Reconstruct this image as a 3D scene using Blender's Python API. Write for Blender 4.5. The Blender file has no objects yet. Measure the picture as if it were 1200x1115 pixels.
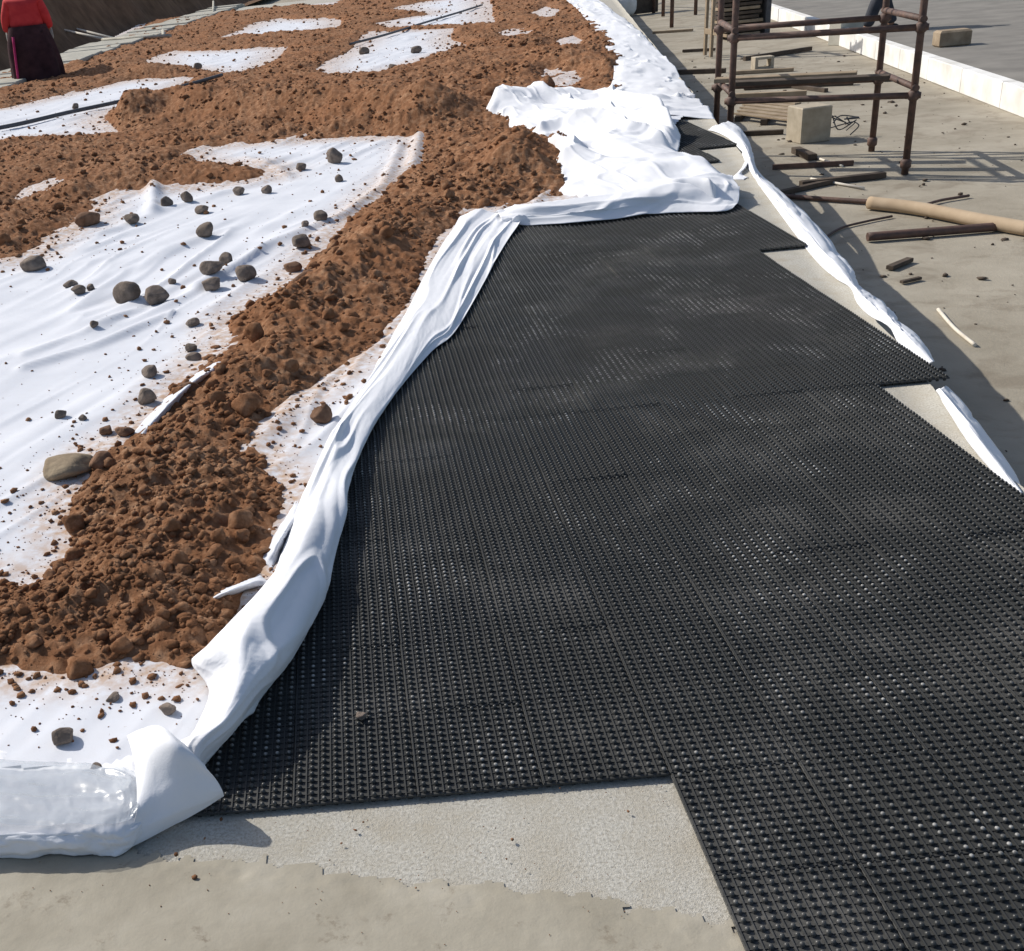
import bpy, bmesh, math, random
import numpy as np
from mathutils import Vector, Matrix

# ------------------------------------------------------------------ camera
CH = 1.60                                   # eye height above the deck
FPX, CX, CY = 1300.0, 400.0, 557.5          # focal length and optical centre, photograph pixels
PITCH, ROLL, YAW = math.radians(24.76), math.radians(-6.09), math.radians(-1.70)
_f = np.array([math.sin(YAW)*math.cos(PITCH), math.cos(YAW)*math.cos(PITCH), -math.sin(PITCH)])
_r = np.array([math.cos(YAW), -math.sin(YAW), 0.0])
_u = np.cross(_r, _f)
RT = math.cos(ROLL)*_r + math.sin(ROLL)*_u
UP = -math.sin(ROLL)*_r + math.cos(ROLL)*_u
FW = _f
scene = bpy.context.scene
COL = scene.collection
cam_data = bpy.data.cameras.new('camera')
cam_data.sensor_width = 36.0
cam_data.lens = FPX/1200*36
cam_data.shift_x = (600-CX)/1200
cam_data.clip_start = 0.05
cam_data.clip_end = 2000
cam = bpy.data.objects.new('camera', cam_data)
COL.objects.link(cam)
cam.matrix_world = Matrix(((RT[0], UP[0], -FW[0], 0), (RT[1], UP[1], -FW[1], 0), (RT[2], UP[2], -FW[2], CH), (0, 0, 0, 1)))
scene.camera = cam

# ------------------------------------------------------------------ sky and sun
SUN_EL = math.radians(39)
SUN_TO = (-0.81, 0.586)                     # towards the sun on the ground plan
w = bpy.data.worlds.new('World'); scene.world = w; w.use_nodes = True
nt = w.node_tree; nt.nodes.clear()
sky = nt.nodes.new('ShaderNodeTexSky'); sky.sky_type = 'NISHITA'; sky.sun_disc = False
sky.sun_elevation = SUN_EL; sky.sun_rotation = math.atan2(SUN_TO[0], SUN_TO[1])
sky.dust_density = 2.0
bg = nt.nodes.new('ShaderNodeBackground'); bg.inputs[1].default_value = 0.12
wo = nt.nodes.new('ShaderNodeOutputWorld')
nt.links.new(sky.outputs[0], bg.inputs[0]); nt.links.new(bg.outputs[0], wo.inputs[0])
sl = bpy.data.lights.new('sun', 'SUN'); sl.energy = 4.2; sl.angle = math.radians(0.53); sl.color = (1.0, 0.95, 0.87)
so = bpy.data.objects.new('sun', sl); COL.objects.link(so)
sdir = Vector((-SUN_TO[0]*math.cos(SUN_EL), -SUN_TO[1]*math.cos(SUN_EL), -math.sin(SUN_EL)))
so.rotation_euler = sdir.to_track_quat('-Z', 'Y').to_euler(); so.location = (-20, 10, 20)
scene.view_settings.view_transform = 'Standard'; scene.view_settings.look = 'None'
scene.view_settings.gamma = 1.0; scene.view_settings.use_curve_mapping = False
scene.view_settings.exposure = 0.12

# ------------------------------------------------------------------ helpers
rng = np.random.default_rng(7)
random.seed(7)
LOW = -0.70                                 # the yard to the right lies a step below the deck

def U(px, py, z=0.0):
    """photograph pixel -> world point on the level z"""
    d = RT*(px-CX)/FPX - UP*(py-CY)/FPX + FW
    t = (z-CH)/d[2]
    return np.array([t*d[0], t*d[1], z])

def proj(p):
    p = np.asarray(p, float) - np.array([0, 0, CH])
    z = p @ FW
    return CX+FPX*(p @ RT)/z, CY-FPX*(p @ UP)/z

def z_at(xy, py):
    """height above a ground point whose picture row is py"""
    lo, hi = -2.0, 4.0
    for _ in range(50):
        m = (lo+hi)/2
        if proj((xy[0], xy[1], m))[1] > py: lo = m
        else: hi = m
    return (lo+hi)/2

def _h(ix, iy, iz):
    n = (ix*374761393 + iy*668265263 + iz*2147483647) & 0xFFFFFFFF
    n = ((n ^ (n >> 13))*1274126177) & 0xFFFFFFFF
    n = n ^ (n >> 16)
    return (n & 0xFFFF)/65535.0

def vnoise(x, y, z=0.0):
    x = np.asarray(x, float); y = np.asarray(y, float); z = np.zeros_like(x)+z
    ix = np.floor(x).astype(np.int64); iy = np.floor(y).astype(np.int64); iz = np.floor(z).astype(np.int64)
    fx, fy, fz = x-ix, y-iy, z-iz
    fx = fx*fx*fx*(fx*(fx*6-15)+10); fy = fy*fy*fy*(fy*(fy*6-15)+10); fz = fz*fz*(3-2*fz)
    def L(k):
        a = _h(ix, iy, iz+k); b = _h(ix+1, iy, iz+k); c = _h(ix, iy+1, iz+k); d = _h(ix+1, iy+1, iz+k)
        return (a*(1-fx)+b*fx)*(1-fy)+(c*(1-fx)+d*fx)*fy
    return (L(0)*(1-fz)+L(1)*fz)*2-1

def fbm(x, y, z=0.0, o=4):
    s = 0; a = 1.0; t = 0
    for i in range(o):
        s = s + a*vnoise(x*2**i+17.3*i, y*2**i-9.1*i, z+5.7*i); t += a; a *= 0.5
    return s/t

def sstep(a, b, x):
    t = np.clip((x-a)/(b-a), 0, 1)
    return t*t*(3-2*t)

def mesh_obj(name, verts, faces, mat, parent=None, smooth=False, attrs=None):
    me = bpy.data.meshes.new(name)
    verts = np.asarray(verts, dtype=np.float32)
    if isinstance(faces, np.ndarray):
        n, k = faces.shape
        me.vertices.add(len(verts)); me.vertices.foreach_set('co', verts.ravel())
        me.loops.add(n*k); me.loops.foreach_set('vertex_index', faces.astype(np.int32).ravel())
        me.polygons.add(n); me.polygons.foreach_set('loop_start', np.arange(0, n*k, k, dtype=np.int32))
        me.update(calc_edges=True); me.validate()
    else:
        me.from_pydata([tuple(map(float, v)) for v in verts], [], faces)
    if attrs:
        for an, av in attrs.items():
            a = me.attributes.new(an, 'FLOAT', 'POINT'); a.data.foreach_set('value', np.asarray(av, dtype=np.float32))
    if smooth: me.polygons.foreach_set('use_smooth', np.ones(len(me.polygons), dtype=bool))
    me.materials.append(mat)
    o = bpy.data.objects.new(name, me); COL.objects.link(o)
    if parent is not None:
        o.parent = parent
        o.location = -Vector(parent.location) if parent.rotation_euler.z == 0 else o.location
    return o

def thing(name, label, cat, loc=(0, 0, 0), group=None):
    o = bpy.data.objects.new(name, None); COL.objects.link(o); o.location = tuple(map(float, loc))
    o.empty_display_size = 0.1
    return tag(o, label, cat, group)

def tag(o, label, cat, group=None, kind=None):
    if label: o['label'] = label
    if cat: o['category'] = cat
    if group: o['group'] = group
    if kind: o['kind'] = kind
    return o

def struct(o, kind='structure'):
    o['kind'] = kind; return o

class MB:
    """collects boxes and tubes in world space, builds one mesh"""
    def __init__(s): s.v = []; s.f = []
    def add(s, v, f):
        b = len(s.v); s.v += [tuple(map(float, p)) for p in v]; s.f += [tuple(i+b for i in q) for q in f]; return s
    def box(s, c, size, rz=0.0, ch=0.0, ax=None):
        sx, sy, sz = [k/2 for k in size]
        pts = []
        ch = min(ch, sx*.9, sy*.9, sz*.9)
        if ch <= 0:
            loc = [(x*sx, y*sy, z*sz) for z in (-1, 1) for x, y in ((-1, -1), (1, -1), (1, 1), (-1, 1))]
            fs = [(3, 2, 1, 0), (4, 5, 6, 7), (0, 1, 5, 4), (1, 2, 6, 5), (2, 3, 7, 6), (3, 0, 4, 7)]
        else:
            loc = []; 
            rings = [(-sz, ch), (-sz+ch, 0), (sz-ch, 0), (sz, ch)]
            for z, i in rings:
                for x, y in ((-1, -1), (1, -1), (1, 1), (-1, 1)): loc.append((x*(sx-i), y*(sy-i), z))
            fs = [(3, 2, 1, 0), (12, 13, 14, 15)]
            for r in range(3):
                for k in range(4): fs.append((r*4+k, r*4+(k+1) % 4, r*4+4+(k+1) % 4, r*4+4+k))
        cr, sr = math.cos(rz), math.sin(rz)
        for x, y, z in loc:
            if ax is not None:
                p = np.asarray(c)+ax[0]*x+ax[1]*y+ax[2]*z
            else:
                p = (c[0]+x*cr-y*sr, c[1]+x*sr+y*cr, c[2]+z)
            pts.append(p)
        return s.add(pts, fs)
    def beam(s, a, b, wd, ht, ch=0.0, up=(0, 0, 1)):
        a = np.asarray(a, float); b = np.asarray(b, float); d = b-a; L = np.linalg.norm(d); d = d/L
        sd = np.cross(up, d); sd /= np.linalg.norm(sd); uu = np.cross(d, sd)
        return s.box((a+b)/2, (L, wd, ht), ch=ch, ax=(d, sd, uu))
    def tube(s, pts, r, n=10, cap=True):
        pts = [np.asarray(p, float) for p in pts]
        rs = r if hasattr(r, '__len__') else [r]*len(pts)
        v = []; f = []
        ref = None
        for i, p in enumerate(pts):
            d = pts[min(i+1, len(pts)-1)]-pts[max(i-1, 0)]; d = d/np.linalg.norm(d)
            if ref is None:
                ref = np.cross(d, (0, 0, 1.0))
                if np.linalg.norm(ref) < 1e-3: ref = np.array([1.0, 0, 0])
            ref = ref-d*(ref @ d); ref /= np.linalg.norm(ref); o2 = np.cross(d, ref)
            for k in range(n):
                a = 2*math.pi*k/n
                v.append(p+rs[i]*(math.cos(a)*ref+math.sin(a)*o2))
        for i in range(len(pts)-1):
            for k in range(n): f.append((i*n+k, i*n+(k+1) % n, i*n+n+(k+1) % n, i*n+n+k))
        if cap: f.append(tuple(range(n-1, -1, -1))); f.append(tuple(range((len(pts)-1)*n, len(pts)*n)))
        return s.add(v, f)
    def build(s, name, mat, parent=None, smooth=False):
        o = mesh_obj(name, s.v, s.f, mat, parent)
        if smooth:
            for p in o.data.polygons: p.use_smooth = len(p.vertices) == 4
        return o

def catmull(P, n):
    """P (m,...) -> n samples through the control points"""
    P = np.asarray(P, float); m = len(P)
    t = np.linspace(0, m-1, n); i = np.clip(np.floor(t).astype(int), 0, m-2); u = t-i
    def g(k): return P[np.clip(k, 0, m-1)]
    p0, p1, p2, p3 = g(i-1), g(i), g(i+1), g(i+2)
    p0 = np.where((i == 0).reshape(-1, *[1]*(P.ndim-1)), 2*p1-p2, p0)
    p3 = np.where((i == m-2).reshape(-1, *[1]*(P.ndim-1)), 2*p2-p1, p3)
    u = u.reshape(-1, *[1]*(P.ndim-1))
    return 0.5*((2*p1)+(p2-p0)*u+(2*p0-5*p1+4*p2-p3)*u*u+(3*p1-p0-3*p2+p3)*u**3)

def grid_faces(nr, nc):
    a = np.arange(nr*nc).reshape(nr, nc)
    return np.stack([a[:-1, :-1], a[:-1, 1:], a[1:, 1:], a[1:, :-1]], -1).reshape(-1, 4)

def cloth(name, rows, mat, nr, nc, parent=None, wr=0.004, wf=(14, 5), seed=0.0, thick=0.0025, fine=0.0015, world=False, pleat=0.0, pf=(16, 1.1)):
    """a draped sheet through rows of control points (pixel, pixel, height)"""
    C = np.array([[p if world else U(*p) for p in r] for r in rows], float)
    G = catmull(C, nr); G = np.swapaxes(catmull(np.swapaxes(G, 0, 1), nc), 0, 1)
    dr = np.gradient(G, axis=0); dc = np.gradient(G, axis=1)
    N = np.cross(dc, dr); N /= np.linalg.norm(N, axis=2, keepdims=True)+1e-9
    L1 = np.linalg.norm(np.diff(C, axis=0), axis=2).sum(0).mean(); L2 = np.linalg.norm(np.diff(C, axis=1), axis=2).sum(1).mean()
    a, b = np.meshgrid(np.linspace(0, L1, nr), np.linspace(0, L2, nc), indexing='ij')
    d = wr*fbm(a*wf[1]+seed, b*wf[0]-seed, seed, 3) - wr*0.6*np.abs(fbm(a*wf[1]*1.7-b*wf[0]*.5+seed, b*wf[0]*1.4+a*wf[1]*.6, seed+3, 2)) + fine*fbm(a*45, b*45, seed+8, 2)
    if pleat:
        wrp = 0.9*fbm(a*1.3, b*2.0, seed+4, 2)
        n1 = vnoise(a*pf[1]+seed*3, b*pf[0]+wrp, seed+11); n2 = vnoise(a*pf[1]*2.3+b*pf[0]*.45, b*pf[0]*1.3-a*pf[1]*1.2+wrp, seed+13)
        amp = 0.35+0.65*sstep(-.3, .4, fbm(a*1.7+3, b*2.5, seed+17, 2))
        d = d+pleat*amp*((1-np.abs(n1)*2.6).clip(0, 1)**1.3+0.7*(1-np.abs(n2)*3.2).clip(0, 1))
    G = G+N*d[..., None]
    o = mesh_obj(name, G.reshape(-1, 3), grid_faces(nr, nc), mat, parent, smooth=True)
    if thick:
        md = o.modifiers.new('thickness', 'SOLIDIFY'); md.thickness = thick; md.offset = 0
    return o

# ------------------------------------------------------------------ materials
def M(name):
    m = bpy.data.materials.new(name); m.use_nodes = True
    t = m.node_tree; b = t.nodes['Principled BSDF']
    return m, t, b

def nd(t, typ, **kw):
    n = t.nodes.new(typ)
    for k, v in kw.items(): setattr(n, k, v)
    return n

def ramp(t, fac, stops, interp='LINEAR'):
    r = nd(t, 'ShaderNodeValToRGB'); r.color_ramp.interpolation = interp
    e = r.color_ramp.elements
    while len(e) < len(stops): e.new(0.5)
    for i, (p, c) in enumerate(stops):
        e[i].position = p; e[i].color = (*c, 1) if len(c) == 3 else c
    t.links.new(fac, r.inputs[0]); return r.outputs[0]

def noise(t, vec, scale, detail=4, rough=0.55, dist=0.0):
    n = nd(t, 'ShaderNodeTexNoise'); n.inputs['Scale'].default_value = scale; n.inputs['Detail'].default_value = detail
    n.inputs['Roughness'].default_value = rough; n.inputs['Distortion'].default_value = dist
    t.links.new(vec, n.inputs['Vector']); return n.outputs['Fac']

def mix(t, fac, a, b, mode='MIX'):
    n = nd(t, 'ShaderNodeMix', data_type='RGBA', blend_type=mode)
    for s, v in ((0, fac), (6, a), (7, b)):
        if hasattr(v, 'is_linked') or hasattr(v, 'links'): t.links.new(v, n.inputs[s])
        elif isinstance(v, (int, float)): n.inputs[s].default_value = v
        else: n.inputs[s].default_value = (*v, 1)
    return n.outputs[2]

def math_n(t, op, a, b=None, clamp=False):
    n = nd(t, 'ShaderNodeMath', operation=op); n.use_clamp = clamp
    for s, v in ((0, a), (1, b)):
        if v is None: continue
        if isinstance(v, (int, float)): n.inputs[s].default_value = v
        else: t.links.new(v, n.inputs[s])
    return n.outputs[0]

def bump(t, b, hgt, strength, dist):
    n = nd(t, 'ShaderNodeBump'); n.inputs['Strength'].default_value = strength; n.inputs['Distance'].default_value = dist
    t.links.new(hgt, n.inputs['Height']); t.links.new(n.outputs[0], b.inputs['Normal'])

def wpos(t): return nd(t, 'ShaderNodeNewGeometry').outputs['Position']
def opos(t): return nd(t, 'ShaderNodeTexCoord').outputs['Object']

def simple(name, c1, c2, scale=8, rough=0.8, bmp=0.3, bd=0.004, spec=0.3, obj=True, metal=0.0, var=0.0):
    m, t, b = M(name)
    P = opos(t) if obj else wpos(t)
    n = noise(t, P, scale, 5)
    c = ramp(t, n, [(0.3, c1), (0.7, c2)])
    if var:
        oi = nd(t, 'ShaderNodeObjectInfo'); v = math_n(t, 'MULTIPLY_ADD', oi.outputs['Random'], var)
        v.node.inputs[2].default_value = 1-var/2
        c = mix(t, 1.0, c, v, 'MULTIPLY')
    t.links.new(c, b.inputs['Base Color']); b.inputs['Roughness'].default_value = rough
    b.inputs['Specular IOR Level'].default_value = spec; b.inputs['Metallic'].default_value = metal
    if bmp: bump(t, b, noise(t, P, scale*5, 4), bmp, bd)
    return m

# geotextile: white needle-punched felt; attribute "dust" marks where soil has rubbed off on it
def make_felt(name='geotextile', dusty=True):
    m, t, b = M(name); P = wpos(t)
    base = ramp(t, noise(t, P, 3.0, 5), [(0.3, (0.56, 0.585, 0.635)), (0.7, (0.65, 0.67, 0.715))] if dusty else [(0.3, (0.68, 0.69, 0.72)), (0.7, (0.76, 0.77, 0.795))])
    if dusty:
        at = nd(t, 'ShaderNodeAttribute', attribute_name='dust')
        sp = noise(t, P, 26, 5, 0.65)
        f = math_n(t, 'MULTIPLY', at.outputs['Fac'], ramp(t, sp, [(0.35, (0.1,)*3), (0.62, (1.0,)*3)]), clamp=True)
        base = mix(t, f, base, (0.42, 0.29, 0.20))
        sp2 = ramp(t, noise(t, P, 60, 3, 0.6), [(0.69, (0,)*3), (0.74, (1,)*3)])
        base = mix(t, math_n(t, 'MULTIPLY', sp2, 0.35), base, (0.22, 0.15, 0.11))
    t.links.new(base, b.inputs['Base Color']); b.inputs['Roughness'].default_value = 0.95
    b.inputs['Specular IOR Level'].default_value = 0.15
    b.inputs['Sheen Weight'].default_value = 0.1
    bump(t, b, noise(t, P, 260, 3), 0.25, 0.002)
    return m
FELT = make_felt('geotextile_laid', True)
FELT_CLEAN = make_felt('geotextile_clean', False)

# drainage panel: black recycled plastic, dull on the plate, rubbed glossy on the studs, pale patches for dust and painted glints
def make_plastic(name, r0, r1, spec, base):
    m, t, b = M(name); P = wpos(t)
    n1 = noise(t, P, 2.2, 4, 0.62); n2 = noise(t, P, 90, 3, 0.6)
    d = math_n(t, 'MULTIPLY', ramp(t, n1, [(0.50, (0,)*3), (0.66, (1,)*3)]), ramp(t, n2, [(0.35, (0.15,)*3), (0.7, (1,)*3)]))
    t.links.new(mix(t, math_n(t, 'MULTIPLY', d, 0.5), base, (0.15, 0.145, 0.135)), b.inputs['Base Color'])
    if spec > .3:      # sun glints and dust on the stud tops, painted in as pale patches
        oz = nd(t, 'ShaderNodeSeparateXYZ'); t.links.new(opos(t), oz.inputs[0])
        tp = ramp(t, math_n(t, 'MULTIPLY', oz.outputs[2], 30.0), [(0.62, (0,)*3), (0.70, (1,)*3)])
        pn = math_n(t, 'MULTIPLY', ramp(t, noise(t, P, 3.0, 5, 0.68, 0.5), [(0.535, (0.0,)*3), (0.63, (1,)*3)]), ramp(t, noise(t, P, 48, 2, 0.6), [(0.38, (0.10,)*3), (0.55, (1,)*3)]))
        src = b.inputs['Base Color'].links[0].from_socket
        t.links.new(mix(t, math_n(t, 'MULTIPLY', math_n(t, 'MULTIPLY', tp, pn), 0.85), src, (0.36, 0.355, 0.34)), b.inputs['Base Color'])
    gl = noise(t, P, 3.3, 3, 0.6, 0.4)
    t.links.new(ramp(t, gl, [(0.38, (r1,)*3), (0.62, (r0,)*3)]), b.inputs['Roughness'])
    b.inputs['Specular IOR Level'].default_value = spec
    return m
PLASTIC = make_plastic('black_plastic_plate', 0.60, 0.80, 0.3, (0.033, 0.034, 0.033))
PLASTIC_STUD = make_plastic('black_plastic_stud', 0.28, 0.60, 0.45, (0.033, 0.034, 0.033))

# soil: red-brown earth
SOIL, t, b = M('red_earth'); P = wpos(t)
n1 = noise(t, P, 1.3, 4); n2 = noise(t, P, 22, 6, 0.65)
c = ramp(t, n2, [(0.30, (0.115, 0.053, 0.028)), (0.48, (0.235, 0.118, 0.062)), (0.68, (0.39, 0.235, 0.142))])
c = mix(t, ramp(t, n1, [(0.4, (0,)*3), (0.65, (0.6,)*3)]), c, (0.235, 0.105, 0.049))
t.links.new(c, b.inputs['Base Color']); b.inputs['Roughness'].default_value = 1.0; b.inputs['Specular IOR Level'].default_value = 0.08
bump(t, b, noise(t, P, 110, 5, 0.75), 0.9, 0.010)

# deck: coarse pale screed, with a smear of dried mud over its near corner
DECK, t, b = M('rough_screed'); P = wpos(t)
g = noise(t, P, 140, 4, 0.7); g2 = noise(t, P, 9, 5, 0.6); g3 = noise(t, P, 420, 2, 0.6)
scr = ramp(t, g, [(0.30, (0.25, 0.232, 0.195)), (0.48, (0.395, 0.378, 0.332)), (0.70, (0.53, 0.512, 0.462))])
scr = mix(t, math_n(t, 'MULTIPLY', ramp(t, g2, [(0.40, (0,)*3), (0.72, (1,)*3)]), 0.8), scr, (0.345, 0.312, 0.25))
t.links.new(scr, b.inputs['Base Color'])
b.inputs['Roughness'].default_value = 0.92; b.inputs['Specular IOR Level'].default_value = 0.2
bump(t, b, mix(t, 0.35, g, g3), 0.8, 0.005)

MUD, t, b = M('dried_mud'); P = wpos(t)
mud = ramp(t, noise(t, P, 5, 7, 0.65), [(0.3, (0.265, 0.240, 0.188)), (0.55, (0.325, 0.297, 0.238)), (0.75, (0.385, 0.356, 0.295))])
stain = math_n(t, 'MULTIPLY', ramp(t, noise(t, P, 9, 6, 0.7, 0.6), [(0.56, (0,)*3), (0.70, (1,)*3)]), ramp(t, noise(t, P, 60, 4, 0.7), [(0.47, (0,)*3), (0.6, (1,)*3)]))
mud = mix(t, math_n(t, 'MULTIPLY', stain, 0.75), mud, (0.15, 0.12, 0.085))
t.links.new(mud, b.inputs['Base Color'])
b.inputs['Roughness'].default_value = 0.9; b.inputs['Specular IOR Level'].default_value = 0.25
bump(t, b, noise(t, P, 34, 6, 0.65), 0.5, 0.004)

YARD, t, b = M('sandy_concrete'); P = wpos(t)
c = ramp(t, noise(t, P, 1.1, 6, 0.6), [(0.3, (0.25, 0.222, 0.172)), (0.7, (0.39, 0.352, 0.285))])
c = mix(t, math_n(t, 'MULTIPLY', ramp(t, noise(t, P, 3.5, 6, 0.65, 0.5), [(0.50, (0,)*3), (0.66, (1,)*3)]), 0.55), c, (0.19, 0.158, 0.118))
t.links.new(c, b.inputs['Base Color']); b.inputs['Roughness'].default_value = 0.95; b.inputs['Specular IOR Level'].default_value = 0.15
bump(t, b, noise(t, P, 45, 5, 0.7), 0.5, 0.01)

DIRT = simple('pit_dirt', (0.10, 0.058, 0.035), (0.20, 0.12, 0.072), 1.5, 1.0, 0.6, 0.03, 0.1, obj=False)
FILM_M = simple('plastic_film', (0.31, 0.35, 0.40), (0.43, 0.47, 0.52), 6, 0.6, 0.2, 0.003, 0.5, obj=False)
FILM_M.node_tree.nodes['Principled BSDF'].inputs['Alpha'].default_value = 0.55
FILM_M.node_tree.nodes['Principled BSDF'].inputs['Roughness'].default_value = 0.25
STEEL = simple('rusty_tube', (0.060, 0.040, 0.034), (0.15, 0.085, 0.062), 14, 0.65, 0.3, 0.002, 0.4, obj=False)
TIMBER = simple('weathered_timber', (0.22, 0.165, 0.11), (0.36, 0.285, 0.20), 6, 0.9, 0.4, 0.004, 0.2, obj=False)
TIMBER_DARK = simple('dark_wet_timber', (0.055, 0.043, 0.034), (0.12, 0.092, 0.07), 6, 0.85, 0.4, 0.004, 0.2, obj=False)
CONC = simple('cast_concrete', (0.33, 0.285, 0.215), (0.44, 0.385, 0.30), 10, 0.95, 0.5, 0.004, 0.2, obj=False)
CONC_GREY = simple('grey_concrete', (0.30, 0.29, 0.25), (0.44, 0.42, 0.36), 3, 0.95, 0.5, 0.01, 0.2, obj=False)
WHITEWALL = simple('white_paint', (0.60, 0.58, 0.53), (0.80, 0.79, 0.77), 3, 0.8, 0.2, 0.004, 0.3, obj=False)
CARD = simple('cardboard_tube', (0.36, 0.27, 0.18), (0.46, 0.36, 0.25), 5, 0.85, 0.2, 0.002, 0.2, obj=False)
BLACKRUB = simple('dark_hose', (0.05, 0.052, 0.058), (0.10, 0.10, 0.105), 10, 0.6, 0.1, 0.002, 0.4, obj=False)
PALE = simple('pale_stick', (0.58, 0.52, 0.43), (0.72, 0.67, 0.58), 9, 0.8, 0.2, 0.002, 0.2, obj=False)
STONE = simple('grey_brown_stone', (0.11, 0.088, 0.073), (0.25, 0.20, 0.163), 22, 0.95, 0.8, 0.006, 0.15, var=0.35)
STONE_BROWN = simple('earth_brown_stone', (0.13, 0.072, 0.045), (0.24, 0.145, 0.095), 22, 0.98, 0.8, 0.006, 0.1, var=0.3)
STONE_OLIVE = simple('olive_stone', (0.19, 0.145, 0.098), (0.30, 0.24, 0.165), 12, 0.95, 0.6, 0.006, 0.15)
GREYROAD = simple('grey_road', (0.16, 0.15, 0.135), (0.24, 0.225, 0.20), 1.5, 0.95, 0.4, 0.01, 0.2, obj=False)
SKIN = simple('skin', (0.22, 0.12, 0.08), (0.27, 0.15, 0.10), 10, 0.6, 0.0)
HAIR = simple('hair', (0.012, 0.010, 0.009), (0.03, 0.024, 0.02), 30, 0.6, 0.2)
RED = simple('red_cloth', (0.46, 0.030, 0.034), (0.60, 0.055, 0.055), 6, 0.85, 0.3, 0.01, 0.2)
DARKCLOTH = simple('dark_plum_cloth', (0.030, 0.015, 0.018), (0.065, 0.032, 0.036), 6, 0.95, 0.3, 0.01, 0.1)
MAGENTA = simple('magenta_trim', (0.35, 0.02, 0.10), (0.45, 0.035, 0.14), 6, 0.9, 0.1)
GREYCLOTH = simple('grey_glove', (0.20, 0.20, 0.19), (0.32, 0.32, 0.30), 12, 0.9, 0.2)
SLATE = simple('slate_cloth', (0.030, 0.033, 0.042), (0.055, 0.058, 0.07), 6, 0.9, 0.2)
BOOT = simple('boot', (0.015, 0.013, 0.012), (0.035, 0.03, 0.026), 12, 0.6, 0.2)

# ------------------------------------------------------------------ setting: yard, deck, pit
EA, EB = U(1150, 525), U(845, 150)
def edge_x(y): return EA[0]+(EB[0]-EA[0])*(np.maximum(y, EA[1]-.15)-EA[1])/(EB[1]-EA[1])

nx = np.unique(np.concatenate([np.linspace(-300, -12, 10), np.linspace(-12, 25, 60), np.linspace(25, 300, 10)]))
ny = np.unique(np.concatenate([np.linspace(-30, 0, 4), np.linspace(0, 40, 70), np.linspace(40, 500, 14)]))
gx, gy = np.meshgrid(nx, ny, indexing='ij')
gz = LOW+0.012*fbm(gx*.8, gy*.8, 2.0, 3)
struct(mesh_obj('ground', np.stack([gx, gy, gz], -1).reshape(-1, 3), grid_faces(len(nx), len(ny))[:, ::-1], YARD, smooth=True))

# left far limit of the deck: along the concrete kerb
KA, KB = U(60, 90), U(285, 8)
kd = (KB-KA)/np.linalg.norm(KB-KA)
def kerb_x(y): return KA[0]+(KB[0]-KA[0])*(y-KA[1])/(KB[1]-KA[1])
FARY = 60.0
top = []
ys = np.concatenate([np.linspace(-3, 16, 77), np.linspace(16.5, FARY, 60)])
nc = 90
V = []
for y in ys:
    xl = min(-9.0, 1e9) if y < KA[1] else max(-9.0, kerb_x(y)-0.1)
    xr = edge_x(y)+0.012*float(vnoise(np.array([y*5]), np.array([1.0]))[0])
    V.append(np.stack([np.linspace(xl, xr, nc), np.full(nc, y), np.zeros(nc)], -1))
V = np.array(V)
V[..., 2] += 0.0025*fbm(V[..., 0]*3, V[..., 1]*3, 1.0, 3)
nr = len(ys)
F = grid_faces(nr, nc)[:, ::-1]
vv = V.reshape(-1, 3)
side = V[:, -1].copy(); side[:, 2] = LOW-0.05
b0 = len(vv)
allv = np.concatenate([vv, side])
sf = np.array([[i*nc+nc-1, (i+1)*nc+nc-1, b0+i+1, b0+i] for i in range(nr-1)])
deck = struct(mesh_obj('deck_slab', allv, np.concatenate([F[:, ::-1], sf]), DECK))

E0, E1 = U(150, 990), U(865, 1085)
mx, my = np.meshgrid(np.arange(-4.5, 1.4, .007), np.arange(.55, 2.35, .007), indexing='ij')
ml = E0[1]+(E1[1]-E0[1])*(mx-E0[0])/(E1[0]-E0[0])-my
mm = ml+.055*fbm(mx*4.5, my*4.5, 3.0, 4)+.030*fbm(mx*34, my*34, 4.0, 3)
mz = .0035+.0035*sstep(0, .06, mm)+.0012*fbm(mx*3, my*3, 6.0, 3)*sstep(0, .1, mm)+.0004*fbm(mx*40, my*40, 7.0, 2)
kk = mm > 0
fk = (kk[:-1, :-1] & kk[:-1, 1:] & kk[1:, 1:] & kk[1:, :-1]).reshape(-1)
Fm = grid_faces(*mx.shape)[fk]; used = np.unique(Fm); mp_ = np.zeros(mx.size, dtype=np.int64); mp_[used] = np.arange(len(used))
struct(mesh_obj('dried_mud', np.stack([mx, my, mz], -1).reshape(-1, 3)[used], mp_[Fm][:, ::-1], MUD, smooth=True))

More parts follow.
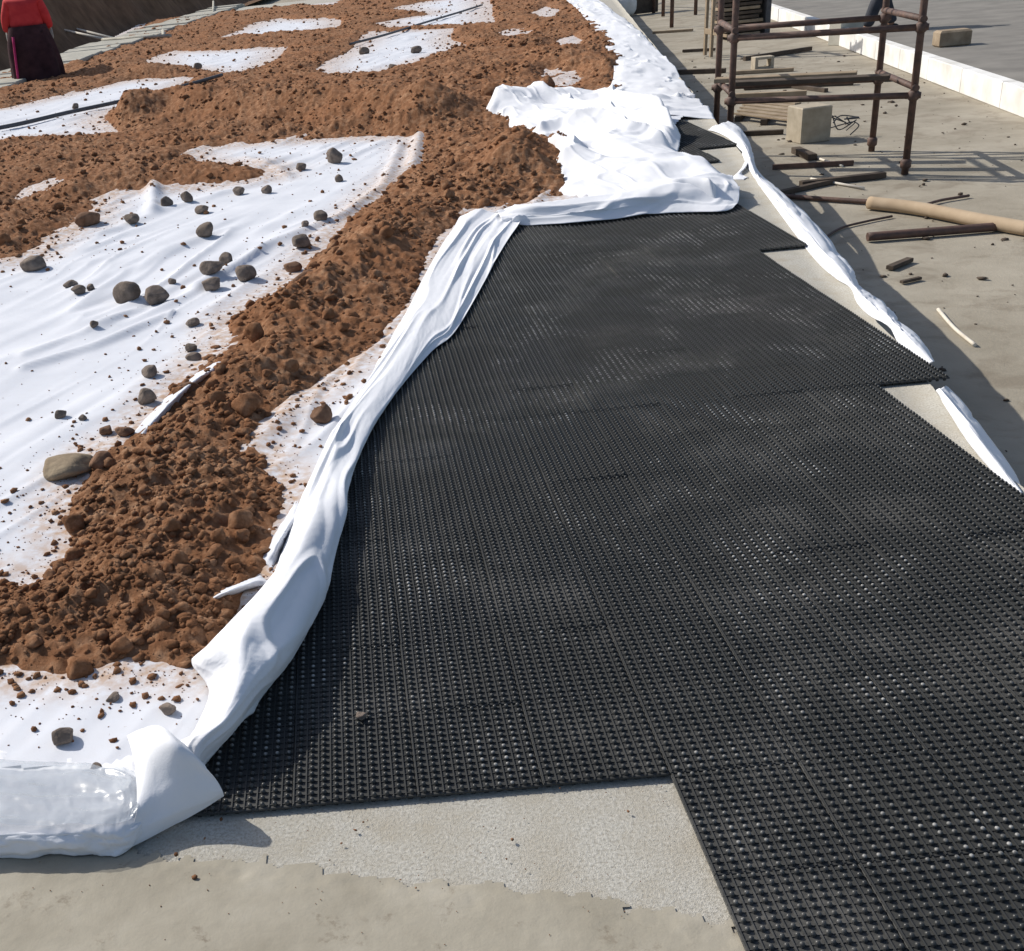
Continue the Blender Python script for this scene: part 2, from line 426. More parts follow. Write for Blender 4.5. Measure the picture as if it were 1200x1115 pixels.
# ------------------------------------------------------------------ drainage mat: interlocked panels
PW = (U(1030, 457)[0]-U(785, 914)[0])/5; PL = (U(1072, 451)[1]-U(785, 914)[1])/7; PN = 10; PIT = PW/PN
X0 = U(785, 914)[0]; YF = U(785, 914)[1]
def panel_mesh():
    mb = MB()
    e = 0.0006
    mb.box((PW/2, PL/2, 0.0125), (PW-2*e, PL-2*e, 0.005), ch=0.001)
    for i in range(PN):
        x = (i+0.5)*PIT
        mb.box((x-PIT*0.36, PL/2, 0.0168), (0.0028, PL-4*e, 0.0036))
    for j in range(14):
        y = (j+0.5)*PL/14
        mb.box((PW/2, y, 0.0160), (PW-4*e, 0.0018, 0.0022))
    for i in range(PN):
        for j in range(14):
            cx_, cy_ = (i+0.62)*PIT, (j+0.5)*PL/14
            v = []; f = []
            n = 8
            for r, z in ((0.0056, 0.0148), (0.0052, 0.0200), (0.0041, 0.0232), (0.0019, 0.0248)):
                for k in range(n):
                    a = 2*math.pi*(k+.5)/n
                    v.append((cx_+r*math.cos(a), cy_+r*math.sin(a), z))
            for q in range(3):
                for k in range(n): f.append((q*n+k, q*n+(k+1) % n, q*n+n+(k+1) % n, q*n+n+k))
            f.append(tuple(range(3*n, 4*n)))
            mb.add(v, f)
    for i in range(PN):            # feet along the rim
        for y in (0.012, PL-0.012):
            mb.box(((i+.5)*PIT, y, 0.0055), (0.008, 0.008, 0.010))
        for x in (0.012, PW-0.012):
            mb.box((x, (i+.5)*PL/PN, 0.0055), (0.008, 0.008, 0.010))
    me = bpy.data.meshes.new('panel'); me.from_pydata(mb.v, [], mb.f)
    sm = np.array([z > 0.0148 for z in [max(me.vertices[i].co.z for i in p.vertices) for p in me.polygons]])
    big = np.array([p.area > 2e-4 for p in me.polygons])
    nbase = np.array([len(p.vertices) == 8 or (p.center.z > 0.0188) for p in me.polygons])
    me.polygons.foreach_set('use_smooth', nbase)
    me.materials.append(PLASTIC); me.materials.append(PLASTIC_STUD)
    me.polygons.foreach_set('material_index', nbase.astype(np.int32))
    return me
PME = panel_mesh()
mat_root = thing('drainage_mat', 'black plastic drainage mat of interlocked studded panels laid over pale screed', 'drainage mat', (X0, YF, 0))
# left limit of what shows: under the turned-up felt edge
LEFTPX = [(190, 970), (250, 920), (320, 800), (380, 680), (395, 580), (430, 500), (510, 400), (560, 320), (598, 262)]
LW = np.array([U(*p) for p in LEFTPX])
def left_x(y): return np.interp(y, LW[:, 1], LW[:, 0])
YC = [YF, U(1072, 451)[1], U(926, 295)[1]]
cols = range(-6, 12)
count = 0
HEAPY = U(700, 262)[1]
def add_panel(x, y):
    global count
    o = bpy.data.objects.new('panel', PME); COL.objects.link(o); o.parent = mat_root
    o.location = (x-X0+random.uniform(-1, 1)*.0006, y-YF+random.uniform(-1, 1)*.0006, random.uniform(0, .0010))
    o.rotation_euler = (random.gauss(0, .005), random.gauss(0, .005), random.gauss(0, .0012))
    count += 1
xr_steps = [(-9, U(1030, 457)[0]), (YC[1]-.02, U(1115, 446)[0]), (YC[2]-.02, U(957, 292)[0])]
for r in range(-6, 60):
    y = YF+r*PL
    if y > HEAPY+0.75: break
    nright = 5+(r >= 7)+(r >= 14)
    for k in range(0 if r < 0 else -8, nright):
        x = X0+k*PW
        if x+PW < left_x(max(y, LW[0, 1]))-0.10 and y > LW[0, 1]-.3: continue
        px, py = proj((x+PW/2, y+PL/2, 0))
        if py > 1420 or px > 1480: continue
        add_panel(x, y)
# the tongue of panels that shows again beyond the crumpled felt
for ca, cb_, nk in (((844, 191), (826, 178), 3), ((865, 172), (805, 143), 5)):
    p = U(*ca); ye = U(*cb_)[1]
    r = 0
    while p[1]+r*PL < ye-.3*PL:
        for k in range(nk): add_panel(p[0]-(k+1)*PW, p[1]+r*PL)
        r += 1
print('panels', count)

# ------------------------------------------------------------------ felt and soil on the left: shapes marked out on the deck
SOILPX = [(-1250, 760), (-420, 792), (70, 803), (160, 797), (225, 801), (262, 792), (280, 740), (318, 680), (338, 620), (345, 585), (318, 560), (306, 530), (330, 490),
          (380, 465), (440, 420), (480, 380), (498, 330), (525, 278), (552, 252), (600, 250), (640, 240), (690, 225), (720, 160), (742, 125), (749, 98), (735, 55), (700, 18),
          (683, 0), (675, -12), (640, -24), (250, -2), (180, 25), (130, 55), (60, 85), (-40, 95), (-1000, 195)]
HOLES = [
    [(-1100, 640), (-1100, 380), (-300, 330), (36, 312), (62, 292), (100, 272), (122, 240), (142, 232), (190, 228), (262, 222), (318, 214), (322, 206), (290, 199), (236, 194), (226, 180),
     (290, 174), (400, 166), (490, 165), (496, 188), (440, 236), (385, 288), (335, 340), (268, 384), (258, 415), (205, 466), (158, 515), (105, 545), (75, 600), (78, 660), (40, 690)],
    [(-60, 178), (-60, 140), (13, 130), (80, 113), (150, 98), (233, 93), (213, 103), (190, 118), (133, 133), (112, 147), (147, 160), (100, 164), (15, 168)],
    [(180, 72), (200, 64), (335, 58), (322, 72), (300, 84), (256, 92), (240, 86), (184, 84)],
    [(250, 48), (305, 28), (330, 23), (398, 25), (392, 37), (330, 42)],
    [(376, 84), (415, 58), (436, 41), (536, 35), (528, 50), (544, 60), (500, 73), (440, 90), (390, 91)],
    [(440, 29), (500, 19), (462, 12), (500, 3), (572, -3), (574, 32), (500, 35), (462, 35)],
    [(20, 240), (25, 230), (62, 214), (60, 221)],
    [(356, 8), (368, 2), (400, 3), (392, 10)],
    [(625, 16), (640, 8), (656, 14), (650, 24), (632, 24)], [(575, 44), (596, 38), (618, 40), (610, 46)], [(655, 50), (672, 44), (684, 50), (672, 62), (656, 64)],
    [(648, 104), (668, 88), (680, 96), (668, 108)], [(636, 96), (640, 86), (652, 90)],
]
def sdf(poly, x, y):
    """signed distance, positive inside"""
    n = len(poly); d2 = np.full(x.shape, 1e9); ins = np.zeros(x.shape, bool)
    for i in range(n):
        ax, ay = poly[i][0], poly[i][1]; bx, by = poly[(i+1) % n][0], poly[(i+1) % n][1]
        ex, ey = bx-ax, by-ay
        tt = np.clip(((x-ax)*ex+(y-ay)*ey)/(ex*ex+ey*ey+1e-12), 0, 1)
        d2 = np.minimum(d2, (x-ax-tt*ex)**2+(y-ay-tt*ey)**2)
        c = ((ay <= y) & (by > y)) | ((by <= y) & (ay > y))
        with np.errstate(divide='ignore', invalid='ignore'):
            xi = ax+(y-ay)/(by-ay)*ex
        ins ^= c & (x < xi)
    return np.where(ins, 1, -1)*np.sqrt(d2)
SOILW = [U(*p)[:2] for p in SOILPX]
HOLEW = [[U(*p)[:2] for p in h] for h in HOLES]
def soil_sd(x, y):
    d = sdf(SOILW, x, y)
    for h in HOLEW: d = np.minimum(d, -sdf(h, x, y))
    return d
def ridge(x, y, pts, h, wd):
    W = [U(*p)[:2] for p in pts]; d2 = np.full(x.shape, 1e9)
    for a, c in zip(W[:-1], W[1:]):
        e = c-a; tt = np.clip(((x-a[0])*e[0]+(y-a[1])*e[1])/(e @ e), 0, 1)
        d2 = np.minimum(d2, (x-a[0]-tt*e[0])**2+(y-a[1]-tt*e[1])**2)
    return h*np.exp(-d2/(wd*wd))

FB = 0.032                                  # felt lies on the studs
def felt_z(x, y):
    # long shallow wrinkles raking across the sheet
    a, c = U(40, 430)[:2], U(480, 190)[:2]
    d = (c-a)/np.linalg.norm(c-a)
    u = x*d[0]+y*d[1]; v = -x*d[1]+y*d[0]
    n = fbm(u*0.55, v*3.4+0.5*fbm(u*.6, v*.8, 4.0, 2), 9.0, 3)
    am = (0.25+0.75*sstep(-.25, .3, fbm(x*.9, y*.7, 23.0, 3)))*(0.3+0.7*sstep(2.3, 3.3, y))
    z = FB+am*0.026*(1-np.abs(n)*2.2).clip(0, 1)**2+0.006*fbm(x*2.1, y*1.6, 3.0, 3)
    n2 = vnoise(u*0.4+3, v*7.5+0.8*vnoise(u, v, 2.), 5.0)
    z += am*0.011*(1-np.abs(n2)*3).clip(0, 1)
    for pts, h, wd in ((((30, 440), (110, 415), (200, 378)), .022, .035), (((30, 424), (100, 400), (165, 372)), .016, .03),
                       (((230, 345), (330, 290), (400, 262), (450, 225), (470, 175)), .03, .05), (((150, 270), (200, 250), (330, 212)), .02, .06),
                       (((180, 255), (182, 226)), .06, .06), (((485, 200), (492, 165)), .05, .06), (((60, 300), (140, 275)), .02, .04),
                       (((290, 190), (330, 205), (340, 215)), .02, .05)):
        z += ridge(x, y, pts, h, wd)
    return z

FELTPX = [(-1300, 800), (-1300, 905), (60, 912), (150, 912), (232, 886), (282, 800), (322, 715), (370, 620), (396, 540), (445, 455), (508, 360), (555, 285), (590, 262), (700, 250), (800, 140), (770, 100), (700, 8), (690, -14),
          (250, -8), (180, 22), (60, 84), (-1000, 190)]
FELTW = [U(*p)[:2] for p in FELTPX]

def fan(y0, y1, nyy, t0, t1, nxx):
    yv = np.exp(np.linspace(math.log(y0), math.log(y1), nyy)); tv = np.linspace(t0, t1, nxx)
    Y, T = np.meshgrid(yv, tv, indexing='ij')
    return T*Y, Y
def keep_grid(keep, X, Y, Z, *att):
    nr, nc = X.shape
    k = keep
    fk = (k[:-1, :-1] | k[:-1, 1:] | k[1:, 1:] | k[1:, :-1]).reshape(-1)
    F = grid_faces(nr, nc)[fk]
    used = np.unique(F); mp = np.zeros(nr*nc, dtype=np.int64); mp[used] = np.arange(len(used))
    return np.stack([X, Y, Z], -1).reshape(-1, 3)[used], mp[F], [a.reshape(-1)[used] for a in att]

felt_root = thing('geotextile_sheet', 'large white geotextile sheet under the red soil, its edge turned up beside the mat', 'geotextile sheet', U(230, 900))
X, Y = fan(1.5, 52, 640, -1.15, 0.30, 800)
keep = sdf(FELTW, X, Y) > 0
sd = soil_sd(X, Y)
Z = felt_z(X, Y)
dust = sstep(-0.26, 0.02, sd/(0.4+Y*0.13))*0.95+0.05
v, f, (du,) = keep_grid(keep, X, Y, Z, dust)
mesh_obj('laid_sheet', v, f, FELT, felt_root, smooth=True, attrs={'dust': du})

# turned-up edge along the mat (left foot, shoulder, crest, right face, right foot) from near to far
EDGE = [
    [(150, 935, .020), (180, 925, .045), (210, 916, .045), (232, 920, .036), (240, 930, .020)],
    [(168, 905, .045), (196, 880, .075), (222, 872, .105), (236, 884, .080), (236, 905, .028)],
    [(222, 868, .045), (246, 845, .085), (262, 840, .125), (276, 850, .090), (262, 872, .028)],
    [(244, 812, .045), (262, 790, .110), (285, 785, .160), (306, 800, .110), (300, 826, .028)],
    [(226, 777, .052), (244, 763, .120), (290, 742, .175), (332, 762, .110), (334, 775, .028)],
    [(250, 748, .052), (285, 712, .115), (325, 690, .165), (366, 700, .095), (362, 722, .028)],
    [(308, 692, .052), (332, 655, .105), (358, 630, .140), (384, 652, .085), (383, 680, .028)],
    [(335, 640, .052), (352, 605, .090), (375, 585, .110), (398, 600, .075), (389, 632, .028)],
    [(362, 575, .052), (378, 538, .080), (396, 522, .092), (410, 548, .065), (400, 580, .028)],
    [(384, 527, .052), (398, 497, .072), (414, 488, .080), (426, 508, .055), (420, 530, .028)],
    [(418, 466, .052), (436, 440, .062), (455, 436, .068), (462, 458, .045), (455, 472, .028)],
    [(450, 412, .052), (472, 384, .080), (492, 380, .078), (500, 400, .055), (504, 414, .030)],
    [(474, 372, .055), (498, 345, .078), (518, 352, .070), (528, 376, .050), (534, 388, .030)],
    [(498, 322, .058), (520, 304, .075), (540, 310, .062), (556, 324, .046), (567, 332, .030)],
    [(522, 280, .062), (545, 266, .076), (564, 270, .058), (580, 280, .044), (591, 288, .030)],
    [(540, 255, .066), (562, 247, .080), (582, 250, .062), (598, 258, .044), (609, 264, .030)],
]
cloth('turned_up_edge', EDGE, FELT_CLEAN, 620, 90, felt_root, wr=0.007, wf=(5, 1.8), seed=4.2, fine=0.0006, pleat=0.014, pf=(9, .7), thick=0.002)
# near corner: hem roll across the front, and the dog-eared flap
HEM = [[(x, 878+(x+1250)*.0045, .028), (x, 910+(x+1250)*.005, .050), (x, 958+(x+1250)*.006, .075), (x, 982+(x+1250)*.004, .058), (x, 999+(x+1250)*.003, .011)]
       for x in (-1250, -1050, -870, -700, -550, -420, -310, -215, -130, -55)]
HEM += [
    [(30, 884, .028), (30, 920, .050), (34, 968, .075), (34, 988, .055), (34, 1003, .010)],
    [(95, 884, .028), (95, 918, .050), (96, 966, .072), (98, 986, .052), (100, 1003, .010)],
    [(140, 884, .028), (142, 918, .056), (138, 966, .060), (138, 985, .042), (140, 1001, .008)],
    [(178, 884, .030), (185, 915, .060), (180, 948, .050), (172, 968, .035), (166, 982, .010)],
]
cloth('front_hem', HEM, FELT_CLEAN, 320, 60, felt_root, wr=0.012, wf=(9, 5), seed=1.3, pleat=.006, pf=(10, 1.2))
FLAP = [
    [(148, 862, .075), (158, 900, .090), (161, 945, .075), (150, 980, .032), (139, 999, .006)],
    [(165, 854, .125), (176, 880, .145), (184, 925, .095), (178, 962, .045), (170, 984, .010)],
    [(186, 851, .165), (200, 872, .175), (212, 910, .115), (212, 944, .060), (206, 965, .018)],
    [(208, 866, .165), (222, 882, .155), (236, 908, .105), (240, 932, .065), (236, 948, .030)],
    [(224, 882, .145), (238, 896, .125), (252, 912, .090), (259, 924, .064), (262, 932, .042)],
]
cloth('corner_flap', FLAP, FELT_CLEAN, 80, 80, felt_root, wr=0.004, wf=(4, 4), seed=2.7, pleat=.008, pf=(7, 2), fine=.0006)
FILM = [
    [(-190, 894, .054), (-186, 915, .072), (-192, 942, .084), (-188, 962, .086)],
    [(-100, 893, .052), (-100, 915, .070), (-98, 942, .080), (-96, 964, .086)],
    [(-20, 892, .051), (-20, 915, .068), (-18, 942, .078), (-18, 966, .086)],
    [(45, 893, .051), (45, 915, .068), (46, 942, .078), (48, 967, .086)],
    [(95, 895, .052), (98, 916, .071), (98, 942, .077), (98, 967, .083)],
    [(135, 898, .057), (140, 918, .075), (142, 942, .077), (138, 964, .075)],
    [(160, 905, .076), (164, 920, .079), (164, 940, .077), (158, 958, .071)],
]
film = cloth('plastic_film', FILM, FILM_M, 160, 60, None, wr=0.010, wf=(7, 4), seed=9.4, thick=0.0, pleat=.013, pf=(11, 2.2))
tag(film, 'wrinkled pale blue-grey plastic film on the front hem of the white sheet', 'plastic film')
# ribs of felt that stand up through the soil
for k, pts in enumerate(([(157, 518), (200, 472), (240, 438), (292, 408)], [(236, 708), (270, 692), (312, 678)], [(312, 662), (332, 626), (354, 590)])):
    rows = []
    wdt = 9 if k < 4 else 6
    for i, (px, py) in enumerate(pts):
        e = -0.5 if i in (0, len(pts)-1) else 1.0
        rows.append([(px-wdt*.8, py-wdt*.4, .04), (px-wdt*.2, py, .05+.035*e), (px+wdt*.2, py+1, .05+.03*e), (px+wdt*.7, py+wdt*.6, .035)])
    cloth('upstanding_fold', rows, FELT, 40, 14, felt_root, wr=0.006, wf=(20, 12), seed=k*1.7)

# soil bed
X, Y = fan(1.75, 52, 980, -0.95, 0.30, 1080)
sd = soil_sd(X, Y)
wob = (0.010+0.010*Y)*fbm(X*9/(1+.2*Y), Y*6/(1+.2*Y), 6.0, 4)+0.006*Y**.5*vnoise(X*30, Y*30, 1.)
sdw = sd+wob
rise = sstep(0, 0.34, sdw)
lump = fbm(X*5, Y*5, 2.0, 5)
fine = fbm(X*26, Y*26, 7.0, 4)
bil = np.abs(fbm(X*11, Y*11, 12.0, 3))
zz = felt_z(X, Y)*0+FB-0.006+0.010*sstep(0, .05, sdw)+rise*(0.045+0.055*fbm(X*2.3, Y*2.0, 31.0, 3)+0.045*lump+0.035*(0.35-bil))+sstep(0, .08, sdw)*(0.021*fine+0.012)
for pts, h, wd in ((((140, 150), (210, 138), (300, 142), (420, 144), (505, 150)), .30, .45), (((300, 385), (390, 335), (470, 280)), .06, .28),
                   (((600, 215), (608, 190)), .20, .22), (((60, 215), (130, 205)), -.02, .3), (((110, 700), (230, 640), (300, 560)), .035, .25),
                   (((90, 88), (180, 92)), .14, .5), (((280, 480), (330, 430)), .05, .18), (((590, 60), (700, 90)), .08, .8)):
    zz += ridge(X, Y, pts, h, wd)*rise
pd = U(100, 185)
zz += np.where(sdw < 0, -0.02, 0)
v, f, _ = keep_grid(sdw > -0.002, X, Y, zz)
soil = struct(mesh_obj('soil', v, f, SOIL, smooth=True), 'stuff')
soil['label'] = 'loose red-brown soil heaped in bands over the white sheet'
SOILXY = (X, Y, zz, sdw)

# clods and crumbs ------------------------------------------------------------
def ico(sub):
    bm = bmesh.new(); bmesh.ops.create_icosphere(bm, subdivisions=sub, radius=1.0)
    v = np.array([p.co[:] for p in bm.verts]); f = np.array([[q.index for q in p.verts] for p in bm.faces]); bm.free(); return v, f
ICO1, ICO2, ICO3, ICO4 = ico(1), ico(2), ico(3), ico(4)
def lumps(pos, rad, base, flat=0.7, sunk=0.35, seed=0):
    v0, f0 = base; n = len(pos); r = np.random.default_rng(seed)
    jit = 1+0.62*(r.random((n, len(v0), 1))-0.5)*1.0
    sc = np.stack([0.75+0.6*r.random(n), 0.75+0.6*r.random(n), (0.7+0.5*r.random(n))*flat], -1)
    a = r.random(n)*6.283; ca, sa = np.cos(a), np.sin(a)
    v = v0[None]*jit*sc[:, None]*rad[:, None, None]
    # low frequency warp so the pieces are chunky, not round
    w1 = r.normal(size=(n, 1, 3)); w1 /= np.linalg.norm(w1, axis=2, keepdims=True)
    dd = (v0[None]*w1).sum(2, keepdims=True)
    v = v*(1-0.38*np.clip(dd, 0.2, 1))
    x = v[..., 0]*ca[:, None]-v[..., 1]*sa[:, None]; y = v[..., 0]*sa[:, None]+v[..., 1]*ca[:, None]
    z = v[..., 2]+(rad*flat*(1-2*sunk)*0.6)[:, None]
    V = np.stack([x+pos[:, 0, None], y+pos[:, 1, None], z+pos[:, 2, None]], -1).reshape(-1, 3)
    F = (f0[None]+np.arange(n)[:, None, None]*len(v0)).reshape(-1, 3)
    return V, F
def pick(n, cond, seed):
    r = np.random.default_rng(seed); idx = np.flatnonzero(cond.reshape(-1))
    s = r.choice(idx, size=min(n, len(idx)), replace=False)
    return np.stack([X.reshape(-1)[s], Y.reshape(-1)[s], zz.reshape(-1)[s]], -1), sdw.reshape(-1)[s], r
# fan grid is already even in the view, so a plain choice gives even density
Vs, Fs, nb = [], [], 0
dens = sstep(-.25, .35, fbm(X*3, Y*3, 44.0, 3))
p, s_, r = pick(36000, (sdw > -0.01) & (rng.random(X.shape) < .15+.85*dens), 21)
rad = (0.0022+0.011*r.random(len(p))**4)*(0.75+0.28*p[:, 1]**.75)
a, b_ = lumps(p, rad, ICO1, 0.75, 0.3, 1); Vs.append(a); Fs.append(b_); nb += len(a)
p, s_, r = pick(3000, (sdw > 0.02), 22)
rad = (0.005+0.016*r.random(len(p))**3)*(0.75+0.2*p[:, 1]**.8)
a, b_ = lumps(p, rad, ICO2, 0.75, 0.3, 2); Vs.append(a); Fs.append(b_+nb); nb += len(a)
cr = mesh_obj('soil_crumbs', np.concatenate(Vs), np.concatenate(Fs), SOIL, smooth=False)
cr.parent = soil; struct(cr, 'stuff')
# crumbs spilled on the bare felt, denser near the soil
fz = felt_z(X, Y)
infelt = sdf(FELTW, X, Y) > 0.02
prob = np.where(infelt & (sdw < 0), np.exp(sdw/(0.05+0.03*Y))*3.0+0.05, 0)
r = np.random.default_rng(5); pick_ = r.random(X.shape) < prob*0.022
idx = np.flatnonzero(pick_.reshape(-1)); 
p = np.stack([X.reshape(-1)[idx], Y.reshape(-1)[idx], fz.reshape(-1)[idx]], -1)
rad = (0.0016+0.009*r.random(len(p))**6)*(0.8+0.25*p[:, 1]**.8)
V_, F_ = lumps(p, rad, ICO1, 0.8, 0.2, 6)
cb = struct(mesh_obj('spilled_crumbs', V_, F_, SOIL), 'stuff'); cb['label'] = 'small soil crumbs spilled over the white sheet'
print('crumbs', len(p))

r = np.random.default_rng(61)
gp = np.stack([r.uniform(-1.6, .75, 420), r.uniform(1.0, 1.95, 420), np.full(420, .008)], -1)
V_, F_ = lumps(gp, .0012+.0045*r.random(420)**5, ICO1, .8, .2, 62)
gr_ = struct(mesh_obj('grit', V_, F_, SOIL), 'stuff'); gr_['label'] = 'loose grit on the screed and dried mud'
gp = np.stack([r.uniform(2.6, 9, 900), r.uniform(4, 22, 900), np.full(900, LOW+.004)], -1)
gp = gp[gp[:, 0] > edge_x(gp[:, 1])+.1]
V_, F_ = lumps(gp, .006+.03*r.random(len(gp))**6, ICO1, .6, .3, 63)
gr_ = struct(mesh_obj('yard_litter', V_, F_, TIMBER_DARK), 'stuff'); gr_['label'] = 'dark chips and litter scattered over the sandy yard'
# large clods that can be told apart in the bed: parts of the soil
def chunk(nn, seed, npl=14, lo=.66, hi=1.0):
    """unit directions -> radius of a broken, many-faced lump"""
    r = np.random.default_rng(900+seed); pl = r.normal(size=(npl, 3)); pl /= np.linalg.norm(pl, axis=1, keepdims=True)
    d = r.uniform(lo, hi, npl)
    c = nn @ pl.T
    k = np.where(c > .15, d/np.maximum(c, .15), 9.0)
    rad = np.minimum(1.12, -np.log(np.exp(-14*k).sum(1)+np.exp(-14*1.12))/14)
    return rad*(1+.06*fbm(nn[:, 0]*3+seed*3, nn[:, 1]*3, nn[:, 2]*3, 3))
CLOD_ME = []
for k in range(10):
    nn, F_ = ICO3
    V_ = nn*(chunk(nn, 300+k, 16, .62, 1.0)*(1+.20*fbm(nn[:, 0]*5+k*7, nn[:, 1]*5, nn[:, 2]*5, 3)))[:, None]
    me = bpy.data.meshes.new('clod'); me.from_pydata(V_.tolist(), [], F_.tolist()); me.materials.append(SOIL)
    me.polygons.foreach_set('use_smooth', np.ones(len(me.polygons), dtype=bool)); CLOD_ME.append(me)
def surf(x, y):
    """height of the soil surface (nearest grid sample)"""
    i = np.argmin((X-x)**2+(Y-y)**2); return zz.reshape(-1)[i]
p, s_, r = pick(190, (sdw > 0.05) & (Y < 9) & (X > -.62*Y), 33)
for i in range(len(p)):
    o = bpy.data.objects.new('clod', CLOD_ME[i % 10]); COL.objects.link(o); o.parent = soil
    rr = (0.010+0.017*r.random()**2)*(0.75+0.16*p[i, 1])
    o.location = (p[i, 0], p[i, 1], p[i, 2]+rr*0.2); o.scale = (rr, rr*r.uniform(.8, 1.2), rr*r.uniform(.75, 1)); o.rotation_euler = (r.uniform(-.4, .4), r.uniform(-.4, .4), r.uniform(0, 6.28))
for (px, py, rp) in ((290, 470, 20), (283, 605, 18), (140, 742, 15), (85, 600, 16), (300, 393, 14), (640, 100, 12), (575, 105, 14), (275, 110, 12), (255, 470, 14), (90, 760, 20), (205, 780, 14), (185, 725, 13)):
    g_ = U(px, py+rp*.4, .08); m_per = np.linalg.norm(g_-np.array([0, 0, CH]))/FPX; rr = rp*m_per
    o = bpy.data.objects.new('clod', CLOD_ME[(px+py) % 10]); COL.objects.link(o); o.parent = soil
    o.location = (g_[0], g_[1], surf(g_[0], g_[1])+rr*.25); o.scale = (rr, rr*.9, rr*.85); o.rotation_euler = (.2, .1, px*.37)

# stones lying on the bare felt ------------------------------------------------
def stone(px, py, rw, rh, label, mat=STONE, seed=0, name='stone', group='stones on the white sheet', zb=None, cat='stone'):
    g_ = U(px, py+rh*0.75, FB+.01)
    mp = np.linalg.norm(g_-np.array([0, 0, CH]))/FPX
    zb = float(felt_z(np.array([g_[0]]), np.array([g_[1]]))[0]) if zb is None else zb
    V_, F_ = lumps(np.zeros((1, 3)), np.array([1.0]), ICO3, 1.0, 0.5, seed+100)
    nn = V_/np.linalg.norm(V_, axis=1, keepdims=True)
    nn = ICO4[0]; F_ = ICO4[1]; V_ = nn*chunk(nn, seed)[:, None]*1.06
    V_ = V_*np.array([rw*mp, rw*mp*.9, rh*mp*1.05])
    V_[:, 2] = np.maximum(V_[:, 2], -rh*mp*.75)
    V_[:, 2] += rh*mp*.72
    o = mesh_obj(name, V_, F_, mat, smooth=True); o.location = (g_[0], g_[1], zb-.002); o.rotation_euler.z = seed*.6
    return tag(o, label, cat, group)
